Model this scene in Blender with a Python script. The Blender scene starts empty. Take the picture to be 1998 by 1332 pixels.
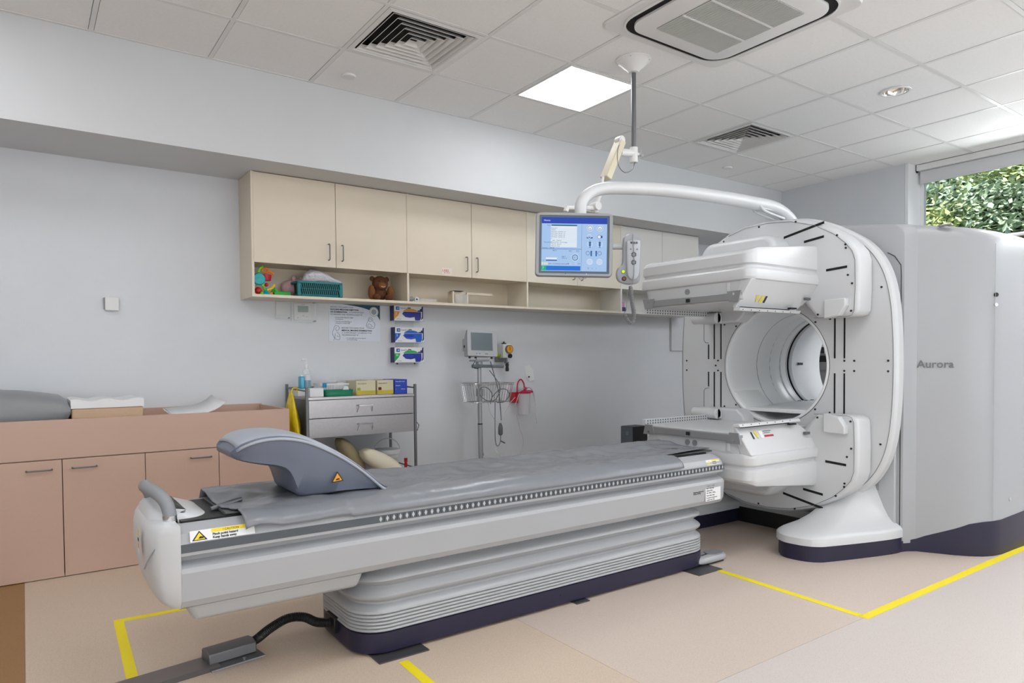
import bpy, bmesh, math, random
from mathutils import Vector, Matrix
from math import sin, cos, pi, radians as rad
random.seed(7)
SC = bpy.context.scene
COL = SC.collection

# ------------------------------------------------------------------ camera, world, lights, exposure
CAM = Vector((-0.3393, -4.3693, 1.1329))
YAW, PIT, ROL, FPX, SHY = 0.61950, rad(-1.56011), rad(-0.457407), 1338.46, 71.866
FW = Vector((sin(YAW)*cos(PIT), cos(YAW)*cos(PIT), sin(PIT)))
R0 = Vector((cos(YAW), -sin(YAW), 0)); U0 = R0.cross(FW)
RT = R0*cos(ROL) + U0*sin(ROL); UP = -R0*sin(ROL) + U0*cos(ROL)
cd = bpy.data.cameras.new('camera'); cam = bpy.data.objects.new('camera', cd); COL.objects.link(cam)
cam.matrix_world = Matrix(((RT.x, UP.x, -FW.x, CAM.x), (RT.y, UP.y, -FW.y, CAM.y), (RT.z, UP.z, -FW.z, CAM.z), (0, 0, 0, 1)))
cd.sensor_width = 36; cd.sensor_fit = 'HORIZONTAL'; cd.lens = FPX*36/1998; cd.shift_y = SHY/1998; cd.clip_start = .02
SC.camera = cam
SC.view_settings.view_transform = 'Standard'; SC.view_settings.look = 'None'
SC.view_settings.gamma = 1; SC.view_settings.use_curve_mapping = False
SC.view_settings.exposure = -0.13
for nm, loc, rot, sx, sy, en in (('added_fill_rear', (1.8, -9.9, 1.5), (rad(122), 0, 0), 8.0, 2.2, 250), ('window_daylight_side', (6.5, -4.2, 2.48), (rad(68), 0, rad(90)), 4.6, .55, 70), ('added_fill_left', (-2.5, -5.2, 1.5), (rad(108), 0, rad(-78)), 5.0, 1.8, 85)):  # rear and left lamps are added fill; no windows stand there
    ad = bpy.data.lights.new(nm, 'AREA'); ad.shape = 'RECTANGLE'; ad.size = sx; ad.size_y = sy; ad.energy = en; ad.color = (.93, .97, 1)
    ao = bpy.data.objects.new(nm, ad); COL.objects.link(ao); ao.location = loc; ao.rotation_euler = rot
PANEL_W = 13.0          # radiance of a ceiling light panel
w = bpy.data.worlds.new('sky'); SC.world = w; w.use_nodes = True
nt = w.node_tree; nt.nodes.clear()
sk = nt.nodes.new('ShaderNodeTexSky'); sk.sky_type = 'HOSEK_WILKIE'; sk.turbidity = 6; sk.ground_albedo = .4
sk.sun_direction = Vector((-.35, -.5, .8)).normalized()
bg = nt.nodes.new('ShaderNodeBackground'); bg.inputs[1].default_value = 4.0
wo = nt.nodes.new('ShaderNodeOutputWorld'); nt.links.new(sk.outputs[0], bg.inputs[0]); nt.links.new(bg.outputs[0], wo.inputs[0])
sd = bpy.data.lights.new('sun', 'SUN'); sd.energy = 6.0; sd.angle = rad(2); sd.color = (1, .96, .88)
so = bpy.data.objects.new('sun', sd); COL.objects.link(so)
so.rotation_euler = Vector((-.35, -.5, .8)).to_track_quat('Z', 'Y').to_euler()

def W(px, py, X=None, Y=None, Z=None):
    """point on the plane X=, Y= or Z= seen at a place of the 1998x1332 photograph"""
    d = FW + RT*((px-999)/FPX) - UP*((py-666-SHY)/FPX)
    if X is not None: t = (X-CAM.x)/d.x
    elif Y is not None: t = (Y-CAM.y)/d.y
    else: t = (Z-CAM.z)/d.z
    return CAM + d*t

# ------------------------------------------------------------------ materials
def lin(c):
    return tuple(((x/255)/12.92 if x/255 <= .04045 else ((x/255+.055)/1.055)**2.4) for x in c)
MATS = {}
def mat(name, rgb, rough=.5, metal=0, noise=0, nscale=20, bump=0, bscale=200, emit=0, trans=0, coat=0, alpha=1, spec=None, ior=None, bdist=.01):
    if name in MATS: return MATS[name]
    m = bpy.data.materials.new(name); MATS[name] = m; m.use_nodes = True
    n = m.node_tree; p = n.nodes['Principled BSDF']; c = lin(rgb) + (1,)
    p.inputs['Base Color'].default_value = c
    p.inputs['Roughness'].default_value = rough; p.inputs['Metallic'].default_value = metal
    tc = n.nodes.new('ShaderNodeTexCoord')
    if noise:
        nz = n.nodes.new('ShaderNodeTexNoise'); nz.inputs['Scale'].default_value = nscale; nz.inputs['Detail'].default_value = 4
        n.links.new(tc.outputs['Object'], nz.inputs['Vector'])
        mr = n.nodes.new('ShaderNodeMapRange'); mr.inputs[1].default_value = .3; mr.inputs[2].default_value = .7
        mr.inputs[3].default_value = 1-noise; mr.inputs[4].default_value = 1+noise
        n.links.new(nz.outputs[0], mr.inputs[0])
        mx = n.nodes.new('ShaderNodeVectorMath'); mx.operation = 'SCALE'; mx.inputs[0].default_value = c[:3]
        n.links.new(mr.outputs[0], mx.inputs['Scale']); n.links.new(mx.outputs[0], p.inputs['Base Color'])
    if bump:
        nb = n.nodes.new('ShaderNodeTexNoise'); nb.inputs['Scale'].default_value = bscale; nb.inputs['Detail'].default_value = 3
        n.links.new(tc.outputs['Object'], nb.inputs['Vector'])
        bp = n.nodes.new('ShaderNodeBump'); bp.inputs['Strength'].default_value = bump; bp.inputs['Distance'].default_value = bdist
        n.links.new(nb.outputs[0], bp.inputs['Height']); n.links.new(bp.outputs[0], p.inputs['Normal'])
    if emit:
        p.inputs['Emission Color'].default_value = c; p.inputs['Emission Strength'].default_value = emit
    if trans: p.inputs['Transmission Weight'].default_value = trans
    if coat: p.inputs['Coat Weight'].default_value = coat; p.inputs['Coat Roughness'].default_value = .15
    if spec is not None: p.inputs['Specular IOR Level'].default_value = spec
    if ior: p.inputs['IOR'].default_value = ior
    if alpha < 1: p.inputs['Alpha'].default_value = alpha
    return m

WALLP = mat('wall_paint', (212, 215, 219), .62, noise=.012, nscale=6, bump=.05, bscale=220)
BULKP = mat('bulkhead_paint', (208, 210, 212), .6, noise=.01, nscale=6)
TILE = mat('ceiling_tile_fibre', (244, 244, 243), .85, noise=.02, nscale=60, bump=.25, bscale=260, bdist=.003)
GRID = mat('ceiling_grid_metal', (230, 230, 229), .4)
BLACK = mat('black_plastic', (16, 16, 18), .45)
VOID = mat('dark_cavity', (9, 9, 10), .8)
CREAM = mat('cream_laminate', (216, 204, 184), .42, noise=.012, nscale=5)
CREAM2 = mat('half_daylit_cream_laminate', (220, 212, 194), .42, noise=.012, nscale=5)  # cupboard cream paled in colour for daylight towards the right
CREAM3 = mat('daylit_cream_laminate', (222, 220, 215), .42)  # end cupboard: daylight whitening put into the laminate colour
PINK = mat('salmon_laminate', (190, 160, 143), .45, noise=.05, nscale=700)
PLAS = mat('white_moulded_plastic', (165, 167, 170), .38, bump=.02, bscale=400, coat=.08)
PLASW = mat('lightened_white_plastic', (203, 205, 207), .36, bump=.02, bscale=400, coat=.08)  # scanner plastic lightened to carry brighter light on gantry and end cap
BOREM = mat('lit_bore_plastic', (228, 230, 231), .3, coat=.15)  # same scanner plastic, whitened for window light inside the bore
PLASG = mat('pale_grey_moulded_plastic', (180, 183, 186), .42, bump=.03, bscale=400)
PLASD = mat('mid_grey_plastic', (134, 137, 141), .45)
NAVY = mat('navy_plastic', (30, 28, 54), .42)
STRIPE = mat('charcoal_stripe', (78, 84, 90), .4)
STEEL = mat('brushed_stainless_steel', (176, 172, 172), .3, metal=.95, noise=.04, nscale=90)
STEELD = mat('dull_steel', (118, 119, 122), .45, metal=.7)
CHROME = mat('chrome', (205, 205, 208), .16, metal=1)
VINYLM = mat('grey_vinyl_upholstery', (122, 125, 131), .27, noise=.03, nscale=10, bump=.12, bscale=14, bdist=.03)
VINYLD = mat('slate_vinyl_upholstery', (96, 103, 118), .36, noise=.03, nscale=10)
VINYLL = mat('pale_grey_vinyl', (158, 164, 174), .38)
WHITE = mat('white_paper', (226, 227, 228), .6)
INK = mat('black_ink', (34, 34, 36), .7)
INKG = mat('grey_ink', (108, 112, 116), .7)
YEL = mat('yellow_tape', (238, 218, 20), .5)
YELB = mat('yellow_polythene', (228, 200, 8), .28, bump=.5, bscale=18, bdist=.03)
YLAB = mat('yellow_label', (232, 206, 40), .5)
ORG = mat('orange_label', (226, 152, 24), .5)
RED = mat('red_plastic', (176, 18, 24), .35)
MAG = mat('crimson_plastic', (178, 22, 70), .35)
BLUE = mat('blue_card', (28, 66, 170), .5)
DBLUE = mat('deep_navy_card', (38, 42, 92), .5)
GREEN = mat('green_plastic', (0, 122, 88), .4)
TEAL = mat('teal_plastic', (22, 118, 122), .45)
GLASS = mat('clear_glass', (245, 250, 250), .02, trans=1, ior=1.05)
ACRYL = mat('clear_acrylic', (238, 242, 244), .08, alpha=.22)
CLEARP = mat('translucent_plastic', (225, 230, 235), .3, alpha=.45)

def floor_mat(name, rgb, sp):
    m = mat(name, rgb, .42, spec=.4)
    n = m.node_tree; p = n.nodes['Principled BSDF']; tc = n.nodes.new('ShaderNodeTexCoord')
    v = n.nodes.new('ShaderNodeTexVoronoi'); v.inputs['Scale'].default_value = 120
    n.links.new(tc.outputs['Object'], v.inputs['Vector'])
    r = n.nodes.new('ShaderNodeValToRGB'); r.color_ramp.elements[0].position = .0; r.color_ramp.elements[1].position = .3
    c = lin(rgb); r.color_ramp.elements[0].color = tuple(x*.72 for x in c)+(1,); r.color_ramp.elements[1].color = c+(1,)
    n.links.new(v.outputs['Distance'], r.inputs[0])
    nz = n.nodes.new('ShaderNodeTexNoise'); nz.inputs['Scale'].default_value = 260; n.links.new(tc.outputs['Object'], nz.inputs['Vector'])
    mr = n.nodes.new('ShaderNodeMapRange'); mr.inputs[1].default_value = .3; mr.inputs[2].default_value = .7; mr.inputs[3].default_value = 1-sp; mr.inputs[4].default_value = 1+sp
    n.links.new(nz.outputs[0], mr.inputs[0])
    mx = n.nodes.new('ShaderNodeVectorMath'); mx.operation = 'SCALE'; n.links.new(r.outputs[0], mx.inputs[0]); n.links.new(mr.outputs[0], mx.inputs['Scale'])
    n.links.new(mx.outputs[0], p.inputs['Base Color'])
    return m
FTAN = floor_mat('tan_speckled_vinyl', (200, 182, 163), .10)
FPNK = floor_mat('beige_speckled_vinyl', (200, 185, 173), .08)
FGRY = floor_mat('greige_speckled_vinyl', (199, 190, 184), .06)
FBRN = floor_mat('brown_speckled_vinyl', (146, 110, 70), .16)

# ------------------------------------------------------------------ mesh helpers
class B:
    def __init__(s, M=None): s.v = []; s.f = []; s.M = M
    def add(s, vs, fs):
        o = len(s.v)
        for p in vs:
            p = Vector(p); s.v.append(s.M @ p if s.M else p)
        s.f += [tuple(i+o for i in f) for f in fs]; return s
    def box(s, x0, x1, y0, y1, z0, z1):
        return s.add([(x, y, z) for x in (x0, x1) for y in (y0, y1) for z in (z0, z1)],
                     [(0, 1, 3, 2), (4, 6, 7, 5), (0, 4, 5, 1), (2, 3, 7, 6), (0, 2, 6, 4), (1, 5, 7, 3)])
    def loft(s, rings, cap=True, closed=False):
        n = len(rings[0]); vs = [p for r in rings for p in r]; fs = []
        m = len(rings); rr = m if closed else m-1
        for k in range(rr):
            a = k*n; b = ((k+1) % m)*n
            for i in range(n): j = (i+1) % n; fs.append((a+i, a+j, b+j, b+i))
        if cap and not closed: fs.append(tuple(range(n))[::-1]); fs.append(tuple((m-1)*n+i for i in range(n)))
        return s.add(vs, fs)
    def sheet(s, rows):
        n = len(rows[0]); vs = [p for r in rows for p in r]; fs = []
        for k in range(len(rows)-1):
            for i in range(n-1): fs.append((k*n+i, k*n+i+1, (k+1)*n+i+1, (k+1)*n+i))
        return s.add(vs, fs)
    def prism(s, poly, axis, a, b):
        def P(u, v, t):
            return {'x': (t, u, v), 'y': (u, t, v), 'z': (u, v, t)}[axis]
        return s.loft([[P(u, v, a) for u, v in poly], [P(u, v, b) for u, v in poly]])
    def tube(s, pts, r, n=10, closed=False):
        pts = [Vector(p) for p in pts]; m = len(pts); rs = r if isinstance(r, (list, tuple)) else [r]*m
        rings = []; prev = None
        for i, p in enumerate(pts):
            if closed: t = pts[(i+1) % m]-pts[i-1]
            else: t = pts[min(i+1, m-1)]-pts[max(i-1, 0)]
            t = t.normalized() if t.length > 1e-9 else Vector((0, 0, 1))
            if prev is None: a = t.orthogonal().normalized()
            else:
                a = prev-t*prev.dot(t); a = a.normalized() if a.length > 1e-6 else t.orthogonal().normalized()
            prev = a; b = t.cross(a)
            rings.append([p+(a*cos(2*pi*k/n)+b*sin(2*pi*k/n))*rs[i] for k in range(n)])
        return s.loft(rings, closed=closed)
    def cyl(s, p0, p1, r0, r1=None, n=24):
        return s.tube([p0, p1], [r0, r0 if r1 is None else r1], n)
    def lathe(s, c, prof, axis='z', n=32, cap=True):
        c = Vector(c); rings = []
        for r, h in prof:
            ring = []
            for k in range(n):
                a = 2*pi*k/n; u, v = r*cos(a), r*sin(a)
                ring.append(c+Vector({'x': (h, u, v), 'y': (u, h, v), 'z': (u, v, h)}[axis]))
            rings.append(ring)
        return s.loft(rings, cap=cap)
    def ball(s, c, rx, ry=None, rz=None, n=16, m=10):
        ry = ry or rx; rz = rz or rx; c = Vector(c); vs = []; rings = []
        for i in range(1, m):
            a = pi*i/m; rings.append([c+Vector((rx*sin(a)*cos(2*pi*k/n), ry*sin(a)*sin(2*pi*k/n), rz*cos(a))) for k in range(n)])
        o = len([0]); vs = [p for r in rings for p in r]+[c+Vector((0, 0, rz)), c-Vector((0, 0, rz))]; fs = []
        for k in range(m-2):
            for i in range(n): j = (i+1) % n; fs.append((k*n+i, (k+1)*n+i, (k+1)*n+j, k*n+j))
        t = (m-1)*n
        for i in range(n):
            j = (i+1) % n; fs.append((t, i, j)); fs.append((t+1, (m-2)*n+j, (m-2)*n+i))
        return s.add(vs, fs)
    def quad(s, a, b, c, d): return s.add([a, b, c, d], [(0, 1, 2, 3)])

BASE = {}
def mesh_from(name, b, base, ang):
    me = bpy.data.meshes.new(name); me.from_pydata([tuple(v-base) for v in b.v], [], b.f)
    bm = bmesh.new(); bm.from_mesh(me); bmesh.ops.recalc_face_normals(bm, faces=bm.faces); bm.to_mesh(me); bm.free()
    if ang:
        me.shade_smooth(); me.set_sharp_from_angle(angle=rad(ang))
    return me
def tag(o, label=None, cat=None, group=None, kind=None):
    for k, v in (('label', label), ('category', cat), ('group', group), ('kind', kind)):
        if v: o[k] = v
    return o
def obj(name, b, m, parent=None, bevel=0, seg=2, ang=35, base=None, kind=None, label=None):
    if parent is not None: bs = BASE[parent.name]
    elif base is not None: bs = Vector(base)
    else:
        xs = [v.x for v in b.v]; ys = [v.y for v in b.v]; zs = [v.z for v in b.v]
        bs = Vector(((min(xs)+max(xs))/2, (min(ys)+max(ys))/2, min(zs)))
    me = mesh_from(name, b, bs, ang); me.materials.append(m)
    o = bpy.data.objects.new(name, me); COL.objects.link(o); BASE[o.name] = bs
    if parent is not None: o.parent = parent
    else: o.location = bs
    if bevel:
        md = o.modifiers.new('bevel', 'BEVEL'); md.width = bevel; md.segments = seg; md.limit_method = 'ANGLE'; md.angle_limit = rad(30)
        md.harden_normals = False
    return tag(o, label=label, kind=kind)
def thing(name, label, cat, base, group=None):
    o = bpy.data.objects.new(name, None); COL.objects.link(o); o.location = Vector(base); BASE[o.name] = Vector(base); o.empty_display_size = .05
    return tag(o, label, cat, group)
def dup(root, delta, label=None):
    r = root.copy(); COL.objects.link(r); r.location = root.location+Vector(delta); BASE[r.name] = BASE[root.name]
    def rec(a, b):
        for ch in a.children:
            c = ch.copy(); COL.objects.link(c); c.parent = b; BASE[c.name] = BASE[a.name]; rec(ch, c)
    rec(root, r)
    if label: r['label'] = label
    return r
def struct(name, b, m, parent=None, bevel=0, ang=30):
    o = obj(name, b, m, parent, bevel, ang=ang)
    if parent is None: o['kind'] = 'structure'
    return o
def text(name, s, m, loc, xd, ud, size, parent, align='LEFT', depth=.0004, bold=0):
    cu = bpy.data.curves.new('t', 'FONT'); cu.body = s; cu.size = size; cu.align_x = align; cu.extrude = depth; cu.resolution_u = 2; cu.offset = bold
    t = bpy.data.objects.new('t', cu); COL.objects.link(t); bpy.context.view_layer.update()
    me = bpy.data.meshes.new_from_object(t); bpy.data.objects.remove(t)
    xd = Vector(xd).normalized(); ud = Vector(ud).normalized(); zd = xd.cross(ud); loc = Vector(loc)
    bs = BASE[parent.name]; M = Matrix(((xd.x, ud.x, zd.x, loc.x-bs.x), (xd.y, ud.y, zd.y, loc.y-bs.y), (xd.z, ud.z, zd.z, loc.z-bs.z), (0, 0, 0, 1)))
    me.transform(M); me.materials.clear(); me.materials.append(m)
    o = bpy.data.objects.new(name, me); COL.objects.link(o); o.parent = parent; BASE[o.name] = bs
    return o
def rrect(x0, x1, y0, y1, r, n=5):
    out = []
    for cx, cy, a0 in ((x1-r, y1-r, 0), (x0+r, y1-r, 90), (x0+r, y0+r, 180), (x1-r, y0+r, 270)):
        for k in range(n+1):
            a = rad(a0+90*k/n); out.append((cx+r*cos(a), cy+r*sin(a)))
    return out
def smooth(pts, n=8, closed=False):
    pts = [Vector(p) for p in pts]; m = len(pts); out = []
    for i in range(m if closed else m-1):
        p1, p2 = pts[i], pts[(i+1) % m]
        p0 = pts[i-1] if (closed or i > 0) else p1*2-p2
        p3 = pts[(i+2) % m] if (closed or i+2 < m) else p2*2-p1
        for k in range(n):
            t = k/n; out.append(.5*((2*p1)+(p2-p0)*t+(2*p0-5*p1+4*p2-p3)*t*t+(3*p1-p0-3*p2+p3)*t**3))
    if not closed: out.append(pts[-1])
    return out
def star(poly, c, n=144):
    """radius samples of a star-shaped outline about c"""
    res = []
    for k in range(n):
        a = 2*pi*k/n; d = (cos(a), sin(a)); best = 0
        for i in range(len(poly)):
            ax, ay = poly[i][0]-c[0], poly[i][1]-c[1]; j = (i+1) % len(poly); bx, by = poly[j][0]-c[0], poly[j][1]-c[1]
            ex, ey = bx-ax, by-ay; den = d[0]*ey-d[1]*ex
            if abs(den) < 1e-9: continue
            t = (ax*ey-ay*ex)/den; u = (ax*d[1]-ay*d[0])/den
            if t > 0 and -1e-6 <= u <= 1+1e-6: best = max(best, t)
        res.append((c[0]+best*d[0], c[1]+best*d[1]))
    return res
def bar_handle(b, p0, p1, out, r=.005):
    """bow handle between p0 and p1 standing off along out"""
    p0, p1, out = Vector(p0), Vector(p1), Vector(out); d = (p1-p0)*.06
    b.tube([p0, p0+out*.75, p0+out+d, p1+out-d, p1+out*.75, p1], r, 8)

# ------------------------------------------------------------------ room
CEIL = 2.92
fl = struct('floor', B().box(-2.6, 6.62, -10, .6, -.12, -.004), FPNK)
for x0, x1, y0, y1, m in ((-2.6, -.357, -10, .58, FBRN), (-.3555, 1.392, -10, .58, FTAN), (1.3935, 6.6, -2.8495, .58, FPNK), (1.3935, 6.6, -10, -2.851, FGRY)):
    obj('vinyl_sheet', B().box(x0, x1, y0, y1, -.0035, 0), m, fl, ang=0)
struct('wall_back', B().box(-2.6, 6.6, .58, .72, 0, 2.39), WALLP)
struct('trim_1', B().box(-2.6, 6.6, 0, .72, 2.38, CEIL+.1), BULKP)['label'] = 'deep plain bulkhead over the wall cupboards'
wr = struct('wall_right', B().box(6.37, 6.75, -1.27, .72, 0, CEIL+.1), WALLP)
struct('wall_right_lower', B().box(6.6, 6.75, -10, -1.27, 0, 2.15).box(6.6, 6.75, -10, -6.7, 2.15, 3.02), WALLP)
struct('wall_left', B().box(-2.75, -2.6, -10.1, .72, 0, CEIL+.1), WALLP)
struct('wall_front', B().box(-2.75, 6.75, -10.15, -10, 0, CEIL+.1), WALLP)
ce = struct('ceiling', B().box(-2.75, 6.75, -10.15, 0, CEIL+.06, CEIL+.2), VOID)
# grid and tiles, 600 mm module
ROW0 = .5696
ys = [0, -ROW0]+[-(ROW0+.6*k) for k in range(1, 16)]
xs = [-2.4+.6*k for k in range(16)]
g = B()
for x in xs: g.box(x-.012, x+.012, -10, 0, CEIL, CEIL+.006)
for y in ys[1:]: g.box(-2.6, 6.62, y-.012, y+.012, CEIL-.0005, CEIL+.0055)
g.box(-2.6, 6.62, -.02, 0, CEIL-.0005, CEIL+.006)
obj('grid_bar', g, GRID, ce, ang=0, kind='stuff', label='white suspended ceiling grid')
special = {(7, 1), (9, 1), (12, 1), (9, 3), (12, 3)}
lights_off = [(9, 5), (13, 5), (6, 4), (4, 12), (9, 12), (14, 12), (4, 6), (9, 6), (14, 6), (4, 9), (9, 9), (14, 9), (3, 1), (2, 4)]  # unseen panels: some assumed as room lighting, others added as fill
tiles = {}
xe = [-2.6]+xs+[6.62]
for i in range(len(xe)-1):
    for j in range(16):
        if j >= len(ys)-1: continue
        x0, x1, y1, y0 = xe[i], xe[i+1], ys[j], ys[j+1]
        if (i-0, j) in special or (i, j) in lights_off: continue
        key = (round(x1-x0, 3), round(y1-y0, 3)); ga = .0145
        if key not in tiles:
            hx, hy = (x1-x0)/2-ga, (y1-y0)/2-ga
            bb = B().box(-hx, hx, -hy, hy, 0, .014); me = mesh_from('ceiling_tile', bb, Vector((0, 0, 0)), 0); me.materials.append(TILE); tiles[key] = me
        o = bpy.data.objects.new('ceiling_tile', tiles[key]); COL.objects.link(o); o.parent = ce
        o.location = Vector(((x0+x1)/2, (y0+y1)/2, CEIL+.0012+random.uniform(0, .0012)))-BASE['ceiling']
def tilebox(i, j): return xe[i], xe[i+1], ys[j+1], ys[j]

def light_panel(i, j, lab):
    x0, x1, y0, y1 = tilebox(i, j)
    t = thing('ceiling_light_panel', lab, 'ceiling light', ((x0+x1)/2, (y0+y1)/2, CEIL), 'unseen square ceiling light panels' if lab.startswith('plain') else None)
    f = B()
    for a in ((x0+.013, x1-.013, y0+.013, y0+.026), (x0+.013, x1-.013, y1-.026, y1-.013), (x0+.013, x0+.026, y0+.026, y1-.026), (x1-.026, x1-.013, y0+.026, y1-.026)):
        f.box(*a, CEIL-.004, CEIL+.03)
    obj('frame', f, GRID, t)
    obj('diffuser', B().box(x0+.027, x1-.027, y0+.027, y1-.027, CEIL+.0, CEIL+.01), mat('lit_diffuser', (250, 252, 255), .5, emit=PANEL_W), t)
light_panel(9, 1, 'bright square LED light panel set flush in the ceiling grid')
for i, j in lights_off: light_panel(i, j, 'plain square LED light panel added to the ceiling out of view')

# window bay
win = struct('window_1', B().box(6.60, 6.66, -6.7, -1.27, 2.80, 2.92).box(6.60, 6.66, -6.7, -1.27, 2.15, 2.185)
             .box(6.60, 6.66, -1.332, -1.27, 2.185, 2.80).box(6.60, 6.66, -6.7, -6.62, 2.185, 2.80), mat('white_window_frame', (232, 233, 235), .35))
obj('glass_pane', B().box(6.625, 6.631, -6.62, -1.332, 2.185, 2.80), GLASS, win, ang=0)
obj('mullion', B().box(6.60, 6.66, -3.92, -3.86, 2.185, 2.80), MATS['white_window_frame'], win)
obj('sill', B().box(6.52, 6.66, -6.7, -1.275, 2.145, 2.16), mat('white_sill', (225, 225, 224), .4), win)
struct('trim_2', B().box(6.372, 6.60, -1.30, -1.272, 0, CEIL), mat('white_gloss_trim', (232, 233, 235), .35))['label'] = 'white upright reveal post beside the window'
struct('trim_3', B().box(6.575, 6.60, -6.7, -1.30, 2.03, 2.14), mat('brown_timber', (104, 78, 70), .5))['label'] = 'brown timber board under the window sill'
bl = thing('roller_blind', 'white roller blind drawn up at the top of the window', 'blind', (6.56, -3.9, 2.75))
FAB = mat('white_blind_fabric', (212, 213, 214), .8)
obj('cassette', B().prism([(6.50, 2.917), (6.585, 2.918), (6.585, 2.87), (6.50, 2.862)], 'y', -6.6, -1.312), GRID, bl, bevel=.004)
obj('fabric', B().box(6.553, 6.556, -6.58, -1.325, 2.762, 2.862), FAB, bl, ang=0)
obj('bottom_rail', B().box(6.548, 6.561, -6.58, -1.325, 2.745, 2.762), FAB, bl, bevel=.003)
obj('chain_drive', B().cyl((6.53, -1.302, 2.868), (6.53, -1.310, 2.868), .018), BLACK, bl)

# trees outside
def tree(name, lab, c, rx, ry, rz, m1, n, size, seed):
    rd = random.Random(seed)
    t = thing(name, lab, 'tree', (c[0], c[1], 0))
    k = B(); k.tube(smooth([(c[0], c[1], 0), (c[0]+.05, c[1]+.05, .9), (c[0]-.04, c[1], c[2])], 5), [.08*(1-.05*i) for i in range(11)], 8)
    for q in range(7):
        a = rd.uniform(0, 2*pi); e = Vector((c[0]+rx*.75*cos(a), c[1]+ry*.75*sin(a), c[2]+rd.uniform(-.4, .9)*rz))
        k.tube(smooth([(c[0], c[1], c[2]-.6), (Vector(c)+e)/2+Vector((0, 0, .1)), e], 4), [.03]*4+[.02]*4+[.008], 6)
    obj('trunk', k, mat('brown_bark', (92, 78, 62), .9, noise=.2), t)
    f = B()
    for q in range(n):
        cl = q % 60; r2 = random.Random(seed*100+cl)
        a = r2.uniform(0, 2*pi); ph = math.acos(r2.uniform(-1, 1)); rr = r2.uniform(.6, 1)
        cc = Vector((c[0]+rx*rr*sin(ph)*cos(a), c[1]+ry*rr*sin(ph)*sin(a), c[2]+rz*rr*cos(ph)))
        p = cc+Vector((rd.gauss(0, .16), rd.gauss(0, .2), rd.gauss(0, .13)))
        s = size*rd.uniform(.6, 1.3); d = Vector((rd.gauss(-.4, .6), rd.gauss(0, 1), rd.gauss(-.35, .5))).normalized()
        sd_ = d.cross(Vector((rd.gauss(-.3, .5), rd.gauss(0, .4), 1)).normalized()).normalized()*s*.28
        up = d.cross(sd_).normalized()*s*.08
        f.add([p, p+d*s*.5+sd_+up, p+d*s, p+d*s*.5-sd_+up, p+d*s*.5], [(0, 1, 4), (1, 2, 4), (2, 3, 4), (3, 0, 4)])
    obj('foliage', f, m1, t, ang=0, kind='stuff')
def leafm(name, rgb):
    m = mat(name, rgb, .45, noise=.35, nscale=3.5); p = m.node_tree.nodes['Principled BSDF']
    return m
L1 = leafm('grey_green_leaves', (196, 212, 184)); L2 = leafm('yellow_green_leaves', (206, 216, 150)); L3 = leafm('hazed_green_leaves', (176, 192, 168))  # third leaf colour paled to carry haze on the glass
tree('leafy_tree', 'bright yellow-green tree seen through the right of the window', (9.3, -1.25, 3.35), .45, .40, .32, L2, 3000, .085, 1)
tree('leafy_tree', 'grey-green leafy tree filling the middle of the window', (9.0, -1.25, 2.72), .5, .55, .40, L1, 6000, .095, 2)
tree('leafy_bush', 'low yellow-green bush at the left bottom of the window', (8.6, -.66, 2.62), .22, .24, .20, L2, 1600, .08, 3)
tree('leafy_bush', 'pale green shrub at the left edge of the window', (9.7, -.3, 3.05), .5, .6, .75, L1, 7000, .10, 4)
tree('leafy_tree', 'mid green tree standing behind the other trees outside', (11.2, -1.2, 3.0), .8, 1.9, 1.5, L3, 12000, .14, 5)
tree('leafy_tree', 'grey-green tree beyond the right end of the window', (9.4, -3.6, 3.1), 1.0, 1.4, .9, L1, 7000, .13, 6)
struct('ground', B().box(6.76, 16, -9, 4, -.1, 0), mat('grass_ground', (110, 128, 84), .9))
hd = obj('clipped_hedge', B().box(12.6, 13.2, -8.5, 3.5, 0, 4.6), mat('hazed_hedge', (160, 168, 146), .9, noise=.6, nscale=9, bump=1, bscale=14, bdist=.1), ang=0)  # hedge colour raised for window haze
tag(hd, 'tall hedge paled for glass haze behind the trees outside', 'hedge')

# ------------------------------------------------------------------ things in the ceiling
def vent(i, j, lab):
    x0, x1, y0, y1 = tilebox(i, j); cx, cy = (x0+x1)/2, (y0+y1)/2
    t = thing('air_diffuser', lab, 'air vent', (cx, cy, CEIL), 'square four-way air diffusers')
    def ring(b, a, za, c, zc, th=0.0):
        b.loft([[(cx+sx*a, cy+sy*a, za) for sx, sy in ((-1, -1), (1, -1), (1, 1), (-1, 1))], [(cx+sx*c, cy+sy*c, zc) for sx, sy in ((-1, -1), (1, -1), (1, 1), (-1, 1))]], cap=False)
    f = B(); ring(f, .287, CEIL-.001, .262, CEIL-.006); ring(f, .262, CEIL-.006, .252, CEIL+.004)
    obj('frame', f, GRID, t, ang=0)
    vm = mat('white_louvre', (224, 224, 222), .45)
    for k in range(6):
        a = .25-k*.04; b = B()
        ring(b, a-.003, CEIL-.002, a-.027, CEIL+.022); ring(b, a-.027, CEIL+.022, a-.0285, CEIL+.0215); ring(b, a-.0285, CEIL+.0215, a-.0055, CEIL-.003)
        ring(b, a-.0055, CEIL-.003, a-.003, CEIL-.002)
        obj('louvre', b, vm, t, ang=0)
    obj('duct_box', B().box(cx-.29, cx+.29, cy-.29, cy+.29, CEIL+.05, CEIL+.058), VOID, t)
vent(7, 1, 'square air diffuser left of the lit ceiling panel')
vent(12, 1, 'smaller-looking square air diffuser far right of the lit ceiling panel')
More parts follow.
